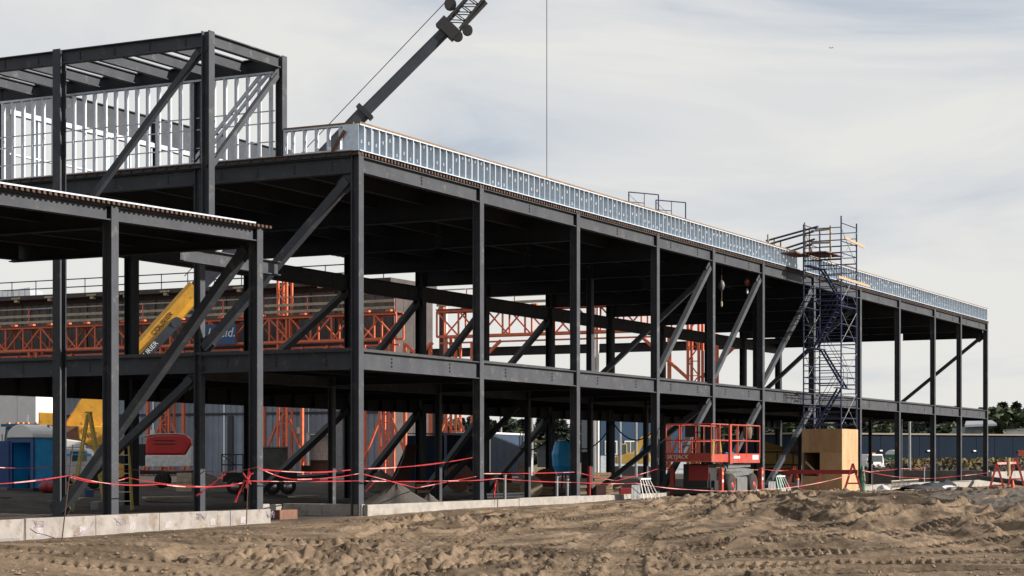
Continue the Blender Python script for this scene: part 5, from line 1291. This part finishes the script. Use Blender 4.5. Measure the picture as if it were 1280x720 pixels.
# trees: crowns of many leaf clumps on tapered trunks with limbs
def crown_mesh(kind, seed):
    g = random.Random(seed); q = MB(); H = 1.0
    n = 1000
    for i in range(n):
        if kind == 0:      # conifer: tiers of drooping boughs, ragged edge
            f = g.random()**.75; tier = math.floor(f*9)/9; rad = (1-f)*.23+.015; rad *= .75+.5*((f*9) % 1 < .5); a = g.uniform(0, 6.283); rr = rad*g.uniform(.35, 1.1)
            c = Vector((rr*math.cos(a), rr*math.sin(a), .14+.86*f - rr*.25)); sz = g.uniform(.022, .046)
        else:              # broadleaf: several overlapping lobes with gaps
            lob = [(0, 0, .72, .24), (.17, .05, .58, .19), (-.16, .08, .6, .2), (.03, -.17, .55, .18), (-.05, .16, .5, .18), (.1, .1, .82, .14), (-.12, -.1, .8, .13)]
            lx, ly, lz_, lr = lob[g.randrange(len(lob))]; d = Vector((g.gauss(0, 1), g.gauss(0, 1), g.gauss(0, 1))).normalized()*lr*g.uniform(.55, 1.08)
            c = Vector((lx, ly, lz_))+d; sz = g.uniform(.024, .052)
        u = Vector((g.gauss(0, 1), g.gauss(0, 1), g.gauss(0, .7))).normalized(); v = u.cross(Vector((g.gauss(0, 1), g.gauss(0, 1), g.gauss(0, 1)))).normalized()
        u *= sz*1.5; v *= sz
        q.add([c-u-v*.6, c+u*.3-v, c+u*1.1+v*.3, c-u*.2+v], [(0, 1, 2, 3)])
    o = q.build('crown', FOL[0 if kind == 0 else kind]); me_ = o.data; bpy.data.objects.remove(o); return me_
crowns = [crown_mesh(0, s) for s in (1, 2, 3)] + [crown_mesh(1, s) for s in (4, 5)] + [crown_mesh(2, 6)]
q = MB().tube((0, 0, 0), (0, 0, .9), .022, 7, .004)
for k in range(9):
    a = k*2.4; q.tube((0, 0, .3+.06*k), (.14*math.cos(a), .14*math.sin(a), .4+.06*k), .007, 5, .002)
o = q.build('trunk', BARK); trunk = o.data; bpy.data.objects.remove(o)
rt = random.Random(5)
def ytop(x): return float(np.interp(x, [400, 540, 600, 700, 800, 980, 1080, 1130, 1180, 1235, 1300, 1420], [530, 527, 525, 526, 523, 523, 521, 516, 517, 506, 508, 503]))
xs = []
x = 520
while x < 1430: xs.append(x); x += rt.uniform(7, 11)
wood = MB()
for x in xs:          # the far wood reads as one mass
    D = 480+rt.uniform(-25, 25); x2 = x+rt.uniform(-4, 4); p = at(x2, 574, D); h = at(x2, ytop(x2)+rt.uniform(-4, 5), D).z+.5
    k = rt.choice((0, 1, 2, 0, 1, 2, 3, 4) if x2 < 1180 else (0, 3, 4, 1, 3, 4, 2)); w_ = h*rt.uniform(1.2, 1.6)
    an = rt.uniform(0, 6.28); ca, sa = math.cos(an)*w_, math.sin(an)*w_
    for wm, me_ in ((1, trunk), (0 if k < 3 else 2, crowns[k])):
        wood.mi = wm; wood.add([(p.x+v.co.x*ca-v.co.y*sa, p.y+v.co.x*sa+v.co.y*ca, -.5+v.co.z*h) for v in me_.vertices], [list(f.vertices) for f in me_.polygons])
tag(wood.build('distant_wood', [FOL[0], BARK, FOL[1]]), kind='stuff')
for i_, (x, k, yt, lb) in enumerate(((1108, 3, 528, 'rounded dark tree just right of the plywood box above the warehouse roof'), (1150, 1, 524, 'narrow conifer above the warehouse right of the grey utility pole'),
        (1182, 4, 527, 'broad dark tree above the warehouse between the last column bays'), (1248, 3, 508, 'tall rounded dark tree rising right of the far corner column'),
        (1266, 5, 523, 'yellowing autumn tree beside the white shed at right edge'), (1288, 4, 512, 'dark broadleaf tree at the right edge behind the white shed'),
        (586, 0, 532, 'narrow conifer above the dark navy container'), (642, 1, 530, 'narrow conifer above the pale ribbed blue container'), (652, 4, 534, 'rounded tree above the right end of the blue container'))):
    p = at(x, 574, 415); h = at(x, yt, 415).z+.5; w_ = h*1.35
    r = thing('conifer_tree' if k < 3 else 'broadleaf_tree', lb, 'tree', (p.x, p.y, -.5), 'trees before the distant wood', True); r.rotation_euler.z = i_*1.7
    for nm, me_ in (('trunk', trunk), ('crown', crowns[k])):
        o = bpy.data.objects.new(nm, me_); col.objects.link(o); o.parent = r; o.scale = (w_, w_, h)
# scrub strip in front of the warehouse
def scrub(nm, m, n, f, hs, seed):
    g = random.Random(seed); q = MB()
    for i in range(n):
        p = f(g); hh = g.uniform(*hs)
        for k in range(26):
            c = Vector((p.x+g.gauss(0, .7), p.y+g.gauss(0, .7), gz(p.x, p.y)+hh*g.random()**.8)); u = Vector((g.gauss(0, 1), g.gauss(0, 1), g.gauss(0, 1))).normalized()*.2; v = u.cross(Vector((g.gauss(0, 1), g.gauss(0, 1), g.gauss(0, 1)))).normalized()*.17
            q.add([c-u, c+v, c+u, c-v], [(0, 1, 2, 3)])
    return tag(q.build(nm, m), kind='stuff')
scrub('autumn_scrub', SCRUB, 560, lambda g: at(g.uniform(1085, 1420), 574, g.uniform(190, 262)), (.7, 1.7), 1)
scrub('dark_brush', SCRUBD, 170, lambda g: at(g.choice((1112, 1175, 1185, 1245, 1255, 1310))+g.gauss(0, 9), 574, g.uniform(160, 186)), (.5, 1.3), 2)
# clods, stones and straw scattered on the sand
g = random.Random(9); q = MB(); q.mi = 0
for i in range(4200):
    b_ = 35+30*g.random()**1.3; a_ = g.uniform(-.29, .29)*b_; x = CAM.x+a_*RGT.x+b_*FWD.x; y = CAM.y+a_*RGT.y+b_*FWD.y
    if y > -1.2: continue
    q_r = .014+.06*g.random()**4; z_ = None
    q.v.append((x, y, q_r)); q.f.append(None)
pts = np.array(q.v) if q.v else np.zeros((0, 3)); q = MB()
zz = sand_height(pts[:, 0].reshape(1, -1), pts[:, 1].reshape(1, -1))[0]
for (x, y, r_), z_ in zip(pts, zz):
    vs = [Vector(d)*r_*g.uniform(.6, 1.2)+Vector((x, y, z_+r_*.3)) for d in ((1,0,0),(-1,0,0),(0,1,0),(0,-1,0),(0,0,.9),(0,0,-.9))]
    q.add(vs, [(0,2,4),(2,1,4),(1,3,4),(3,0,4),(2,0,5),(1,2,5),(3,1,5),(0,3,5)])
tag(q.build('sand_clods', mat('sand_clod', (.2, .145, .1), .95, 0, .35, 7)), kind='stuff')
p = at(1039, 60, 260); bdv = thing('bird', 'tiny dark bird flying in the open sky at upper right', 'bird', p)
q = MB(); q.add([p, p+RGT*.18+Vector((0,0,.1)), p+RGT*.34+Vector((0,0,.04)), p+RGT*.17+FWD*.1, p-RGT*.18+Vector((0,0,.1)), p-RGT*.34+Vector((0,0,.04)), p-RGT*.17+FWD*.1], [(0,1,2,3),(0,4,5,6)]); q.build('wing', BLACK, bdv)
q = lathe([(.01, -.14), (.05, -.05), (.05, .05), (.015, .15)], (p.x, p.y, p.z), 8, 'x'); q.build('body', BLACK, bdv, True)
